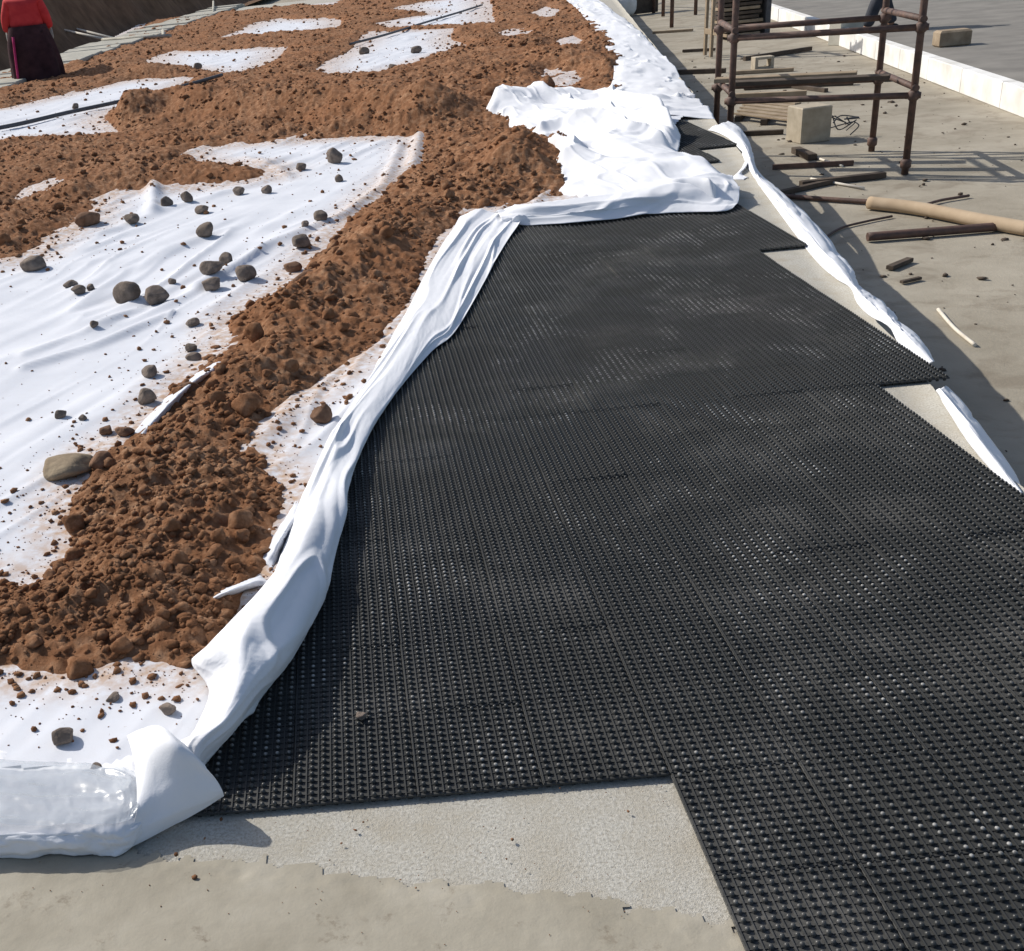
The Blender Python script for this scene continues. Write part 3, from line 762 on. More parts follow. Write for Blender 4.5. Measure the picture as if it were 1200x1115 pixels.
ST = [
    (152, 343, 16, 12, 'larger of the two round brown stones lying side by side on the white sheet', STONE),
    (184, 345, 14, 11, 'smaller of the two round brown stones lying side by side on the white sheet', STONE),
    (250, 319, 13, 9, 'dusty stone at the left of the loose cluster of stones on the white sheet', STONE),
    (265, 304, 9, 8, 'small round stone at the top of the loose cluster on the white sheet', STONE),
    (288, 320, 12, 10, 'pointed stone at the right of the loose cluster on the white sheet', STONE),
    (249, 333, 12, 7, 'flat dark stone in front of the loose cluster on the white sheet', STONE),
    (242, 272, 10, 9, 'dark squarish stone alone in the middle of the upper white sheet', STONE),
    (353, 284, 11, 8, 'dark stone near the long curved fold of the white sheet', STONE),
    (361, 326, 17, 10, 'wide dusty brown stone at the border of the white sheet and soil', STONE_BROWN),
    (342, 311, 11, 6, 'crumbling dark clod just above the wide dusty stone', STONE_BROWN),
    (41, 310, 13, 9, 'dark stone on the white sheet nearest the left side of the photo', STONE),
    (84, 332, 8, 4, 'small flat dark stone left of the pair of round stones', STONE),
    (94, 341, 9, 5, 'slim dark stone just below the small flat one', STONE),
    (107, 338, 5, 4, 'tiny dark stone beside the slim one left of the pair', STONE),
    (202, 330, 5, 4, 'tiny dark stone just right of the pair of round stones', STONE),
    (176, 435, 10, 7, 'oval dark stone above the round one on the lower white sheet', STONE),
    (173, 463, 10, 10, 'round dark stone at the lower part of the white sheet', STONE),
    (223, 455, 13, 10, 'reddish brown stone where the white sheet meets the soil strip', STONE_BROWN),
    (226, 377, 8, 5, 'small dark stone below the loose cluster toward the soil', STONE),
    (225, 407, 8, 5, 'small dark stone halfway down beside the soil strip', STONE),
    (229, 419, 10, 4, 'flat dark stone close to the soil strip, below a smaller one', STONE),
    (112, 384, 5, 4, 'tiny stone alone between the wrinkles of the white sheet', STONE),
    (72, 484, 7, 5, 'small dark stone low on the left of the white sheet', STONE),
    (97, 489, 5, 4, 'tiny dark stone beside the small one low on the sheet', STONE),
    (125, 502, 9, 6, 'brown stone at the lower end of the white sheet', STONE_BROWN),
    (146, 504, 11, 6, 'dusty stone next to the soil at the lower end of the sheet', STONE_BROWN),
    (80, 543, 29, 12, 'large flat olive stone at the left edge of the soil', STONE_OLIVE),
    (120, 540, 15, 12, 'dark brown stone right of the large flat olive stone', STONE_BROWN),
    (378, 484, 13, 12, 'single red-brown stone on the dusty sheet beside the turned-up edge', STONE_BROWN),
    (377, 256, 9, 7, 'dark stone near the upper right of the white sheet', STONE),
    (358, 267, 5, 4, 'tiny dark stone below the one at the upper right', STONE),
    (393, 184, 9, 9, 'round grey stone at the top of the white sheet under the soil ridge', STONE),
    (353, 196, 6, 5, 'small stone left of the round grey one at the top of the sheet', STONE),
    (398, 208, 5, 5, 'small stone below the round grey one at the top of the sheet', STONE),
    (155, 258, 9, 6, 'dark stone at the upper left of the white sheet beside a pinched fold', STONE),
    (195, 237, 8, 7, 'dark stone just right of the pinched upright fold', STONE),
    (220, 233, 7, 6, 'second dark stone from the pinched upright fold', STONE),
    (238, 245, 8, 5, 'flat stone below the two at the pinched upright fold', STONE),
    (105, 258, 14, 8, 'brown lump at the upper left rim of the white sheet', STONE_BROWN),
    (280, 223, 7, 5, 'small stone under the tongue of soil on the white sheet', STONE),
    (313, 222, 6, 5, 'small stone at the tip of the tongue of soil', STONE),
    (198, 826, 9, 8, 'grey stone on the nearest white sheet in front of the soil', STONE),
    (76, 858, 13, 11, 'dark stone at the left of the nearest white sheet', STONE),
    (112, 896, 6, 4, 'small dark stone on the nearest white sheet just behind the hem', STONE),
    (132, 813, 8, 4, 'flat crumb of stone near the lower rim of the soil', STONE),
    (89, 125, 4, 4, 'small dark stone on the far white strip beside the hose', STONE),
    (232, 79, 5, 4, 'dark stone on the small far white patch at left', STONE),
    (427, 60, 5, 4, 'dark stone at the left of the far middle white patch', STONE),
    (488, 59, 6, 4, 'dark stone at the right of the far middle white patch', STONE),
    (460, 77, 5, 3, 'dark stone at the front rim of the far middle white patch', STONE),
]
for i, s in enumerate(ST):
    nm = 'stone'
    stone(s[0], s[1], s[2], s[3], s[4], s[5], i)
stone(422, 830, 7, 4, 'small grey stone lying alone on the black mat', STONE, 77, zb=0.024, group=None)

# ------------------------------------------------------------------ crumpled felt heap
heap = thing('crumpled_geotextile', 'bright white geotextile bunched in a crumpled heap at the far end of the black mat', 'geotextile sheet', U(720, 250))
HP = [(568, 150), (572, 142), (600, 134), (640, 128), (672, 122), (712, 126), (745, 132), (775, 136), (790, 150), (796, 172), (790, 190), (815, 200), (845, 215), (864, 232), (845, 250), (790, 250), (720, 244), (690, 240), (650, 233), (640, 218),
      (648, 205), (630, 180), (605, 160)]
HW = [U(*p)[:2] for p in HP]
hx = np.array([p[0] for p in HW]); hy = np.array([p[1] for p in HW])
GX, GY = np.meshgrid(np.linspace(hx.min()-.1, hx.max()+.1, 240), np.linspace(hy.min()-.1, hy.max()+.1, 420), indexing='ij')
sdh = sdf(HW, GX, GY)
sdh = sdh+0.022*fbm(GX*2, GY*1.4, 4.0, 2)
hz = FB+0.05*sstep(-0.02, 0.12, sdh)+0.03*sstep(0.05, .5, sdh)
for pts, h, wd in ((((590, 140), (640, 150), (690, 165), (740, 190), (800, 215)), .12, .22), (((660, 128), (700, 128), (730, 133)), .13, .18), (((640, 205), (690, 212), (760, 222)), .07, .14),
                   (((720, 140), (765, 150), (785, 172)), .12, .16), (((690, 180), (730, 200)), .06, .12), (((820, 215), (858, 232)), .06, .12), (((600, 150), (630, 172)), .06, .10), (((655, 200), (680, 190)), .05, .08)):
    hz += 0.55*ridge(GX, GY, pts, h, wd)
hz += ridge(GX, GY, ((576, 146), (600, 140), (640, 134)), .12, .30)
fa, fb_ = U(590, 150)[:2], U(840, 228)[:2]
fd = (fb_-fa)/np.linalg.norm(fb_-fa)
fu = GX*fd[0]+GY*fd[1]; fv = -GX*fd[1]+GY*fd[0]
wv = .5*fbm(fu*1.1, fv*1.1, 3.0, 3)
f1 = vnoise(fu*.7, fv*2.3+wv*1.6, 8.0); f2 = vnoise(fu*2.2+fv*1.2, fv*5.0-fu*1.6+wv, 2.0); f3 = vnoise(fu*3.0, fv*9+wv*3, 5.0)
hz += sstep(0, .1, sdh)*(0.10*(1-np.abs(f1)*2.0).clip(0, 1)**1.3+0.018*(1-np.abs(f2)*2.8).clip(0, 1)+0.010*(1-np.abs(f3)*3).clip(0, 1)+0.003*fbm(GX*14, GY*9, 1., 2))
v, f, _ = keep_grid(sdh > 0, GX, GY, hz)
o = mesh_obj('bunched_sheet', v, f, FELT_CLEAN, heap, smooth=True)
md = o.modifiers.new('thickness', 'SOLIDIFY'); md.thickness = 0.003; md.offset = 0
def hh(r): return [(x, y, .028+(z-.028)*.72) for x, y, z in r]
HHEM = [
    [(582, 252, .06), (584, 250, .085), (586, 254, .08), (588, 260, .05), (590, 263, .028)],
    [(610, 246, .09), (612, 244, .12), (616, 249, .11), (618, 257, .06), (618, 264, .028)],
    [(660, 240, .10), (662, 238, .14), (668, 244, .13), (672, 254, .07), (672, 263, .028)],
    [(705, 234, .11), (708, 230, .16), (714, 237, .15), (718, 248, .08), (718, 258, .028)],
    [(745, 226, .13), (750, 222, .19), (758, 229, .17), (762, 241, .09), (762, 252, .028)],
    [(790, 218, .14), (796, 214, .20), (806, 222, .18), (808, 238, .09), (806, 250, .028)],
    [(825, 210, .12), (835, 206, .18), (846, 214, .17), (846, 236, .08), (842, 250, .028)],
    [(845, 206, .10), (856, 206, .14), (865, 216, .14), (866, 234, .07), (858, 246, .028)],
]
cloth('rolled_hem', [hh(r) for r in HHEM], FELT_CLEAN, 190, 44, heap, wr=0.012, wf=(4, 2.5), seed=6.1, pleat=.03, pf=(6, 1.2), fine=.0008)

# far felt on the right-hand side of the soil, hanging down to the deck edge
far = thing('geotextile_sheet', 'creased far geotextile border between the soil and the scaffold yard', 'geotextile sheet', U(740, 138))
FARF = [
    [(640, 134, .10), (690, 133, .09), (745, 134, .07), (795, 136, .04), (838, 138, .012)],
    [(690, 118, .10), (725, 117, .09), (760, 117, .09), (792, 119, .06), (822, 121, .015)],
    [(716, 98, .10), (735, 96, .10), (760, 95, .09), (782, 96, .06), (803, 98, .015)],
    [(718, 72, .11), (735, 70, .11), (752, 69, .09), (770, 70, .06), (786, 73, .015)],
    [(705, 48, .11), (720, 45, .11), (735, 44, .09), (748, 45, .06), (760, 48, .015)],
    [(690, 26, .11), (702, 23, .11), (715, 21, .09), (728, 23, .06), (738, 26, .015)],
    [(668, 4, .11), (678, 3, .11), (690, 2, .09), (702, 4, .06), (712, 8, .015)],
    [(645, -14, .11), (655, -15, .11), (665, -16, .09), (676, -15, .06), (686, -12, .015)],
]
cloth('sheet', FARF, FELT_CLEAN, 260, 70, far, wr=0.03, wf=(1.2, .4), seed=3.3, fine=0.001, pleat=.035, pf=(.9, .16))

# strips of felt along the deck edge
def strip(name, rows, label, nr=90, nc=18, wr=0.014, seed=0.0):
    o = cloth(name, rows, FELT_CLEAN, nr, nc, None, wr=wr*.4, wf=(6, 2), seed=seed, pleat=.010, pf=(12, 1.5), fine=.0006)
    return tag(o, label, 'fabric strip', 'felt strips along the deck edge')
def srow(px, py, w_, z=0.0, hz=0.05, tw=0.0):
    return [(px-w_/2, py+w_*.28-tw, z+.006), (px-w_*.18, py+w_*.05, z+hz*.55), (px+w_*.15, py-w_*.06, z+hz*.5), (px+w_/2, py-w_*.2+tw, z-.05)]
strip('felt_strip', [srow(842, 146, 24), srow(855, 152, 20, hz=.07), srow(866, 162, 15, hz=.08), srow(875, 176, 12, hz=.06), srow(880, 192, 9, hz=.05), srow(888, 207, 9), srow(905, 224, 15),
      srow(926, 247, 21, hz=.05), srow(949, 274, 25, hz=.055), srow(972, 302, 25, hz=.05), srow(990, 322, 19, hz=.05), srow(1001, 335, 9, hz=.03), srow(1014, 350, 19, hz=.05), srow(1029, 362, 24, hz=.05),
      srow(1042, 374, 15, hz=.035), srow(1050, 382, 13, hz=.03), srow(1062, 394, 22, hz=.04), srow(1076, 409, 20, hz=.03), srow(1092, 425, 7, hz=.012)],
      'long crumpled white felt ribbon from the scaffold foot to the projecting mat corner', 420, 26, seed=2.0)
strip('felt_strip', [srow(879, 186, 9, hz=.05), srow(872, 197, 10, hz=.04), srow(866, 204, 16, hz=.03), srow(876, 208, 8, hz=.01)],
      'short frayed felt tail hanging off the ribbon near the crumpled heap', 50, seed=3.0)
strip('felt_strip', [srow(1102, 455, 12), srow(1118, 474, 17), srow(1134, 496, 19, hz=.055), srow(1152, 522, 20), srow(1176, 552, 18, hz=.04), srow(1196, 578, 8, hz=.02)],
      'thin white felt strip on the deck edge nearest the camera', 70, seed=5.0)

# ------------------------------------------------------------------ scaffold in the yard
def G(px, py): return U(px, py, LOW)
FR, BR = G(1060, 205), G(1021, 178)
zl, zu = z_at(FR, 112), z_at(FR, 32)
FL = U(857, 119, zl); BL = U(841, 103, zl)
sc = thing('scaffold', 'rusty tube scaffold bay standing in the sandy yard right of the mat', 'scaffold', FR)
POSTS = {'FR': FR, 'BR': BR, 'FL': FL, 'BL': BL}
TOPZ = LOW+2.9
for k, p in POSTS.items():
    mb = MB().tube([(p[0], p[1], LOW+.005), (p[0], p[1], TOPZ)], 0.031, 12)
    po = mb.build('post', STEEL, sc, True)
    for z in (zl, zu, zl+1.2, LOW+.10):
        mb = MB().tube([(p[0], p[1], z-.045), (p[0], p[1], z-.03), (p[0], p[1], z+.03), (p[0], p[1], z+.045)], [.033, .047, .047, .033], 12)
        mb.build('coupler', STEEL, sc, True)
def led(a, b, z, r=.029, dz=0.0):
    a = np.array([a[0], a[1], z]); b = np.array([b[0], b[1], z+dz]); d = (b-a)/np.linalg.norm(b-a)
    MB().tube([a-d*.06, b+d*.06], r, 10).build('ledger', STEEL, sc, True)
for z in (zl, zu, zl+1.2):
    led(FL, FR, z); led(BL, BR, z+.004); led(FR, BR, z+.07); led(FL, BL, z+.07)
for off, ln, lb in ((.32, (.02, .93), 'rough brown board lying on the lower scaffold ledgers toward the front'), (.62, (-.05, .80), 'rough brown board lying on the lower scaffold ledgers toward the rear')):
    a = FL+(BL-FL)*off; b = FR+(BR-FR)*off; d_ = b-a
    a2, b2 = a+d_*ln[0], a+d_*ln[1]; a2[2] = b2[2] = zl+.07+.029+.024
    tag(MB().beam(a2, b2, .16, .042, .004).build('scaffold_board', TIMBER_DARK if off < .5 else TIMBER), lb, 'board')
# things about the scaffold
bx = G(953, 168)
yaw = math.atan2(FR[1]-FL[1], FR[0]-FL[0])
cb_ = MB().box((bx[0], bx[1]+.16, LOW+.19), (.34, .32, .38), rz=.12, ch=.012).build('concrete_block', CONC)
tag(cb_, 'tan concrete block standing under the scaffold', 'block')
wires = MB()
r = np.random.default_rng(3)
c0 = bx+np.array([.36, .18, 0])
for i in range(7):
    pts = [c0+np.array([r.uniform(-.12, .2), r.uniform(-.1, .15), r.uniform(.02, .3)]) for _ in range(3)]
    wires.tube(catmull(pts, 12), .007, 5)
tag(wires.build('wire_tangle', BLACKRUB), 'tangle of dark wire beside the tan concrete block', 'wire')
# slatted pallet behind the block
pal = thing('pallet', 'flat slatted timber pallet lying left of the tan concrete block', 'pallet', G(895, 142))
pc = [G(862, 143), G(930, 152), G(935, 128), G(880, 122)]
for i in range(6):
    u = (i+.5)/6
    a = pc[0]*(1-u)+pc[3]*u; b = pc[1]*(1-u)+pc[2]*u
    MB().beam(a+np.array([0, 0, .085]), b+np.array([0, 0, .085]), .10, .022, .003).build('slat', TIMBER, pal)
for u in (.04, .5, .96):
    a = pc[0]*(1-u)+pc[1]*u; b = pc[3]*(1-u)+pc[2]*u
    MB().beam(a+np.array([0, 0, .038]), b+np.array([0, 0, .038]), .08, .07, .003).build('bearer', TIMBER_DARK, pal)
def plank(name, a, b, wd, ht, mat, label, cat, z=None):
    A_, B_ = G(*a), G(*b); z = ht/2+.008 if z is None else z
    return tag(MB().beam(A_+[0, 0, z], B_+[0, 0, z], wd, ht, .003).build(name, mat), label, cat)
def rod(name, pts, r_, mat, label, cat, zs=None, n=8):
    P_ = [G(*p) for p in pts]
    for i, p in enumerate(P_): p[2] += (zs[i] if zs else r_+.006)
    P_ = catmull(P_, 6*len(P_)) if len(P_) > 2 else P_
    return tag(MB().tube(P_, r_, n).build(name, mat, None, True), label, cat)
rod('cardboard_tube', [(1018, 246), (1075, 253), (1150, 268), (1210, 279)], .052, CARD, 'thick tan tube lying across the yard at the right', 'tube', n=16)
rod('steel_bar', [(905, 233), (960, 237), (1022, 241)], .022, STEEL, 'dark bar running into the thick tan tube', 'bar')
rod('steel_bar', [(1016, 284), (1080, 279), (1170, 272)], .034, STEEL, 'dark pipe lying in front of the thick tan tube', 'pipe')
rod('bent_rebar', [(962, 284), (985, 270), (1015, 262), (1045, 256)], .010, STEEL, 'bent rebar between the tan tube and the dark pipe', 'rebar')
rod('bent_rebar', [(1075, 246), (1100, 238), (1135, 232)], .012, STEEL, 'bent rebar behind the thick tan tube at the right', 'rebar')
plank('plank', (938, 220), (1036, 209), .07, .05, TIMBER_DARK, 'dark plank on the ground in front of the scaffold', 'plank')
plank('plank', (905, 232), (975, 216), .06, .04, TIMBER_DARK, 'dark plank lying just in front of another, by the deck edge', 'plank')
rod('pale_stick', [(952, 186), (987, 197)], .012, PALE, 'short pale stick lying in front of the concrete block', 'stick')
rod('pale_stick', [(950, 212), (1012, 223)], .012, PALE, 'long pale stick lying beside the dark plank', 'stick')
plank('timber_offcut', (932, 180), (952, 189), .09, .06, TIMBER_DARK, 'dark timber offcut at the end of the short pale stick', 'offcut')
rod('pale_stick', [(1099, 366), (1118, 388), (1142, 408)], .011, PALE, 'thin pale stick lying far right near the deck edge', 'stick')
plank('timber_offcut', (1042, 318), (1066, 308), .05, .03, TIMBER_DARK, 'small dark splinter alone on the sandy yard', 'offcut')
plank('timber_offcut', (1056, 334), (1078, 329), .03, .02, TIMBER_DARK, 'tiny dark splinter beside the bigger one on the yard', 'offcut')
# timbers lying inside and behind the scaffold
for i, (a, b, wd, mt, lb) in enumerate((
        ((845, 97), (980, 92), .10, TIMBER_DARK, 'long dark timber lying behind the scaffold'),
        ((872, 106), (1000, 100), .12, TIMBER_DARK, 'dark timber lying between the scaffold posts'),
        ((860, 117), (945, 113), .10, TIMBER, 'pale timber lying between the scaffold posts'),
        ((790, 88), (850, 86), .08, TIMBER_DARK, 'dark timber left of the scaffold beside the far felt border'),
        ((872, 72), (950, 60), .07, TIMBER_DARK, 'slanting dark timber far behind the scaffold'),
        ((1030, 96), (1048, 95), .12, TIMBER_DARK, 'dark timber end poking out past the rear scaffold post'))):
    plank('timber', a, b, wd, .07, mt, lb, 'timber')
for i, (a, b, wd, mt, lb) in enumerate((
        ((858, 88), (930, 84), .09, TIMBER, 'pale board lying on the yard behind the hollow block'),
        ((900, 100), (968, 109), .06, TIMBER_DARK, 'dark lath lying aslant between the scaffold posts'),
        ((905, 200), (1000, 195), .025, STEEL, 'thin dark bar lying left of the scaffold foot'),
        ((870, 160), (918, 158), .06, TIMBER_DARK, 'short dark board by the pallet, nearest the deck edge'),
        ((800, 62), (838, 60), .07, TIMBER_DARK, 'short dark board on the far yard left of the trestle'),
        ((765, 40), (812, 37), .09, TIMBER, 'pale board on the far yard in front of the distant scaffold'))):
    plank('timber', a, b, wd, .05, mt, lb, 'timber')
p = G(893, 82)
cb2 = thing('hollow_block', 'small pale hollow block standing far behind the scaffold', 'block', p)
MB().box((p[0]-.13, p[1], LOW+.11), (.05, .2, .2), ch=.005).build('side_wall', CONC, cb2)
MB().box((p[0]+.13, p[1], LOW+.11), (.05, .2, .2), ch=.005).build('side_wall', CONC, cb2)
MB().box((p[0], p[1], LOW+.03), (.21, .2, .04), ch=.004).build('bottom_wall', CONC, cb2)
MB().box((p[0], p[1], LOW+.19), (.21, .2, .04), ch=.004).build('top_wall', CONC, cb2)

# stack of boards behind
bs = G(876, 46)
stack = thing('board_stack', 'dark stack of boards standing behind the scaffold', 'board stack', bs)
mpx = np.linalg.norm(bs-np.array([0, 0, CH]))/FPX
wd = 46*mpx
for i in range(16):
    MB().box((bs[0]-.12+random.uniform(-.04, .04), bs[1]+.4, LOW+.10+i*.085), (wd*.8+random.uniform(-.06, .06), .8, .06), ch=.004).build('board', TIMBER_DARK if i % 3 else TIMBER, stack)
for dx in (-wd*.3, wd*.18):
    MB().box((bs[0]+dx, bs[1]+.4, LOW+.035), (.1, .8, .06), ch=.004).build('bearer', TIMBER_DARK, stack)
MB().box((bs[0]+wd*.42, bs[1]+.35, LOW+.72), (.10, .8, 1.42), ch=.004).build('side_shade', BLACKRUB, stack)  # black slab standing in for the shade on the stack's right side

# low white wall and the road beyond it
WA, WB = G(1700, 327), G(885, 14)
wdv = (WB-WA)/np.linalg.norm(WB-WA)
wall = thing('low_white_wall', 'long low white painted wall crossing behind the scaffold at the right', 'wall', WA)
L = np.linalg.norm(WB-WA); ncop = 18
for i in range(ncop):
    a = WA+wdv*(L*i/ncop+.006); b = WA+wdv*(L*(i+1)/ncop-.006)
    MB().beam(a+[0, 0, .15], b+[0, 0, .15], .16, .30, .01).build('wall_block', WHITEWALL, wall)
ra = np.array([-wdv[1], wdv[0], 0])
if ra[0] < 0: ra = -ra
q = [WA-wdv*20+ra*.6, WA-wdv*20+ra*5.5, WB+wdv*60+ra*5.5, WB+wdv*60+ra*.6]
struct(mesh_obj('road', [(p[0], p[1], LOW+.035) for p in q], [(0, 1, 2, 3)], GREYROAD))
p = G(990, 52)
tag(MB().box((p[0], p[1], LOW+.2), (.5, .3, .42), rz=.3, ch=.02).build('grey_block', CONC_GREY), 'grey block leaning at a gap of the low white wall', 'block')
p = G(1100, 58)
tag(MB().box((p[0]+.2, p[1], LOW+.16), (.5, .3, .26), rz=-.1, ch=.03).build('timber_bundle', TIMBER), 'tan timber bundle on the road beyond the white wall', 'timber')

# far scaffold and sacks
sc2 = thing('scaffold', 'distant rusty scaffold frame at the top beside the far felt border', 'scaffold', G(787, 32))
PS = [G(787, 33), G(777, 20), G(766, 16), G(815, 18), G(705, 13), G(726, 6)]
for p in PS:
    MB().tube([(p[0], p[1], LOW+.01), (p[0], p[1], LOW+2.6)], .05, 8).build('post', STEEL, sc2, True)
for a, b, z in ((0, 3, 1.2), (1, 3, 1.6), (4, 2, 1.0), (4, 2, 1.7), (0, 1, 1.2), (4, 5, 1.3)):
    MB().tube([(PS[a][0], PS[a][1], LOW+z), (PS[b][0], PS[b][1], LOW+z)], .045, 8).build('ledger', STEEL, sc2, True)
sc3 = thing('trestle', 'tall weathered timber trestle left of the dark board stack', 'trestle', G(832, 68))
for px in (826, 833, 841):
    p = G(px, 68+(px-832)*.3)
    MB().beam((p[0], p[1], LOW+.02), (p[0]+.02, p[1], LOW+2.2), .09, .05, .004).build('leg', TIMBER, sc3)
a, b = G(824, 66), G(843, 70)
for z in (.45, 1.1, 1.7, 2.1):
    MB().beam((a[0], a[1]-.06, LOW+z), (b[0], b[1]-.06, LOW+z), .04, .10, .004).build('rail', TIMBER, sc3)
p = G(753, 17)
tag(MB().box((p[0], p[1], LOW+.6), (.9, .12, 1.15), rz=.1, ch=.01).build('upright_board', TIMBER_DARK), 'brown upright board at the top beside a white sack', 'board')
def sack(px, py, w_, h_, label, seed):
    g_ = G(px, py); mp = np.linalg.norm(g_-np.array([0, 0, CH]))/FPX
    nn, F_ = ICO3
    V_ = np.sign(nn)*np.abs(nn)**.75
    V_ = V_*(1+.10*fbm(nn[:, 0]*2+seed, nn[:, 1]*2, nn[:, 2]*2, 3))[:, None]*np.array([w_*mp*.5, w_*mp*.4, h_*mp*.5])
    V_[:, 2] += h_*mp*.48
    o = mesh_obj('sack', V_, F_, WHITEWALL, smooth=True); o.location = g_
    tag(o, label, 'sack')
sack(731, 20, 26, 22, 'white sack beside the brown board at the top of the yard', 3)

# ------------------------------------------------------------------ left far side: kerb, bank, poles, hoses
kb = thing('concrete_kerb', 'pale broken concrete kerb along the far left side of the soil', 'kerb', KA)
Lk = np.linalg.norm(KB-KA); i = 0; s = -6.0
perp = np.array([-kd[1], kd[0], 0])
while s < Lk*1.0:
    ln = random.uniform(1.0, 2.2)
    a = KA+kd*s+perp*(.75+random.uniform(-.12, .12)); b = KA+kd*(s+ln-.03)+perp*(.75+random.uniform(-.12, .12))
    hz_ = random.uniform(.10, .16)
    MB().beam(a+[0, 0, hz_/2-.03], b+[0, 0, hz_/2-.03], random.uniform(1.4, 1.7), hz_+.06, .02).build('kerb_stone', CONC_GREY, kb)
    s += ln
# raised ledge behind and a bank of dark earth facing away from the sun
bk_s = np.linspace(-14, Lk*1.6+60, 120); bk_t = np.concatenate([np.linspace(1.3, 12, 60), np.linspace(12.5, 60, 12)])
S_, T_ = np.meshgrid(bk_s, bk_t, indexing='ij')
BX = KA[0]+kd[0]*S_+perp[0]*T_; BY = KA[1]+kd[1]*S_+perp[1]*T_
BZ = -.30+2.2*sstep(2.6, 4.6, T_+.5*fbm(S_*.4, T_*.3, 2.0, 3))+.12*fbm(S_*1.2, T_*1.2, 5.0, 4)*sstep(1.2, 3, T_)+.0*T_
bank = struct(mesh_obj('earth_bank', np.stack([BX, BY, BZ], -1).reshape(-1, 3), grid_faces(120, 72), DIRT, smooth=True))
def rod0(name, pts, r_, mat, label, cat, n=8):
    P_ = [U(*p) for p in pts]
    P_ = catmull(P_, 10*len(P_)) if len(P_) > 2 else P_
    return tag(MB().tube(P_, r_, n).build(name, mat, None, True), label, cat)
rod0('hose', [(-60, 160, .09), (15, 147, .10), (80, 132, .10), (150, 117, .10), (215, 101, .14), (260, 88, .16)], .027, BLACKRUB, 'dark hose laid across the far left strip of bare white sheet', 'hose')
rod0('hose', [(410, 52, .10), (455, 40, .10), (500, 26, .09), (540, 14, .09), (565, 6, .10)], .024, BLACKRUB, 'thin dark hose crossing the farthest white patches', 'hose')
rod0('pole', [(60, 27, .55), (132, 45, .12)], .045, PALE, 'upper of two pale poles leaning beside the person in red', 'pole')
rod0('pole', [(62, 33, .50), (122, 46, .12)], .045, PALE, 'lower of two pale poles leaning beside the person in red', 'pole')
rod0('pole', [(120, 47, .16), (200, 42, .16)], .05, CONC_GREY, 'grey pole lying along the broken kerb', 'pole')
rod0('stake', [(250, 22, .0), (250, 2, .35)], .05, CONC_GREY, 'thin grey stake standing at the far end of the kerb', 'stake')
rod0('stake', [(192, 50, .0), (191, 36, .2)], .05, CONC_GREY, 'short grey stake standing midway along the kerb', 'stake')

# ------------------------------------------------------------------ people
def skin_mesh(name, verts, edges, radii, mat, parent, root=0, sub=2):
    me = bpy.data.meshes.new(name); me.from_pydata([tuple(v) for v in verts], edges, [])
    o = bpy.data.objects.new(name, me); COL.objects.link(o)
    md = o.modifiers.new('skin', 'SKIN'); md.use_smooth_shade = True
    for i, rr in enumerate(radii):
        me.skin_vertices[0].data[i].radius = rr if isinstance(rr, tuple) else (rr, rr)
        me.skin_vertices[0].data[i].use_root = i == root
    s2 = o.modifiers.new('sub', 'SUBSURF'); s2.levels = sub; s2.render_levels = sub
    dg = bpy.context.evaluated_depsgraph_get()
    nm = bpy.data.meshes.new_from_object(o.evaluated_get(dg)); o.modifiers.clear(); o.data = nm
    nm.name = name; nm.materials.clear(); nm.materials.append(mat)
    nm.polygons.foreach_set('use_smooth', np.ones(len(nm.polygons), dtype=bool))
    o.parent = parent
    return o
def loft(name, rings, mat, parent, n=28, fold=0.0, k=9):
    """rings: (cx, cy, z, rx, ry)"""
    R_ = catmull(np.array(rings, float), len(rings)*6)
    V_ = []; 
    for i, (cx_, cy_, z, rx, ry) in enumerate(R_):
        for j in range(n):
            a = 2*math.pi*j/n
            w_ = 1+fold*(1-i/len(R_))*math.sin(k*a+i*.05)
            V_.append((cx_+rx*w_*math.cos(a), cy_+ry*w_*math.sin(a), z))
    F_ = [(i*n+j, i*n+(j+1) % n, (i+1)*n+(j+1) % n, (i+1)*n+j) for i in range(len(R_)-1) for j in range(n)]
    me = bpy.data.meshes.new(name); me.from_pydata(V_, [], F_); me.materials.append(mat)
    me.polygons.foreach_set('use_smooth', np.ones(len(me.polygons), dtype=bool))
    o = bpy.data.objects.new(name, me); COL.objects.link(o); o.parent = parent
    return o
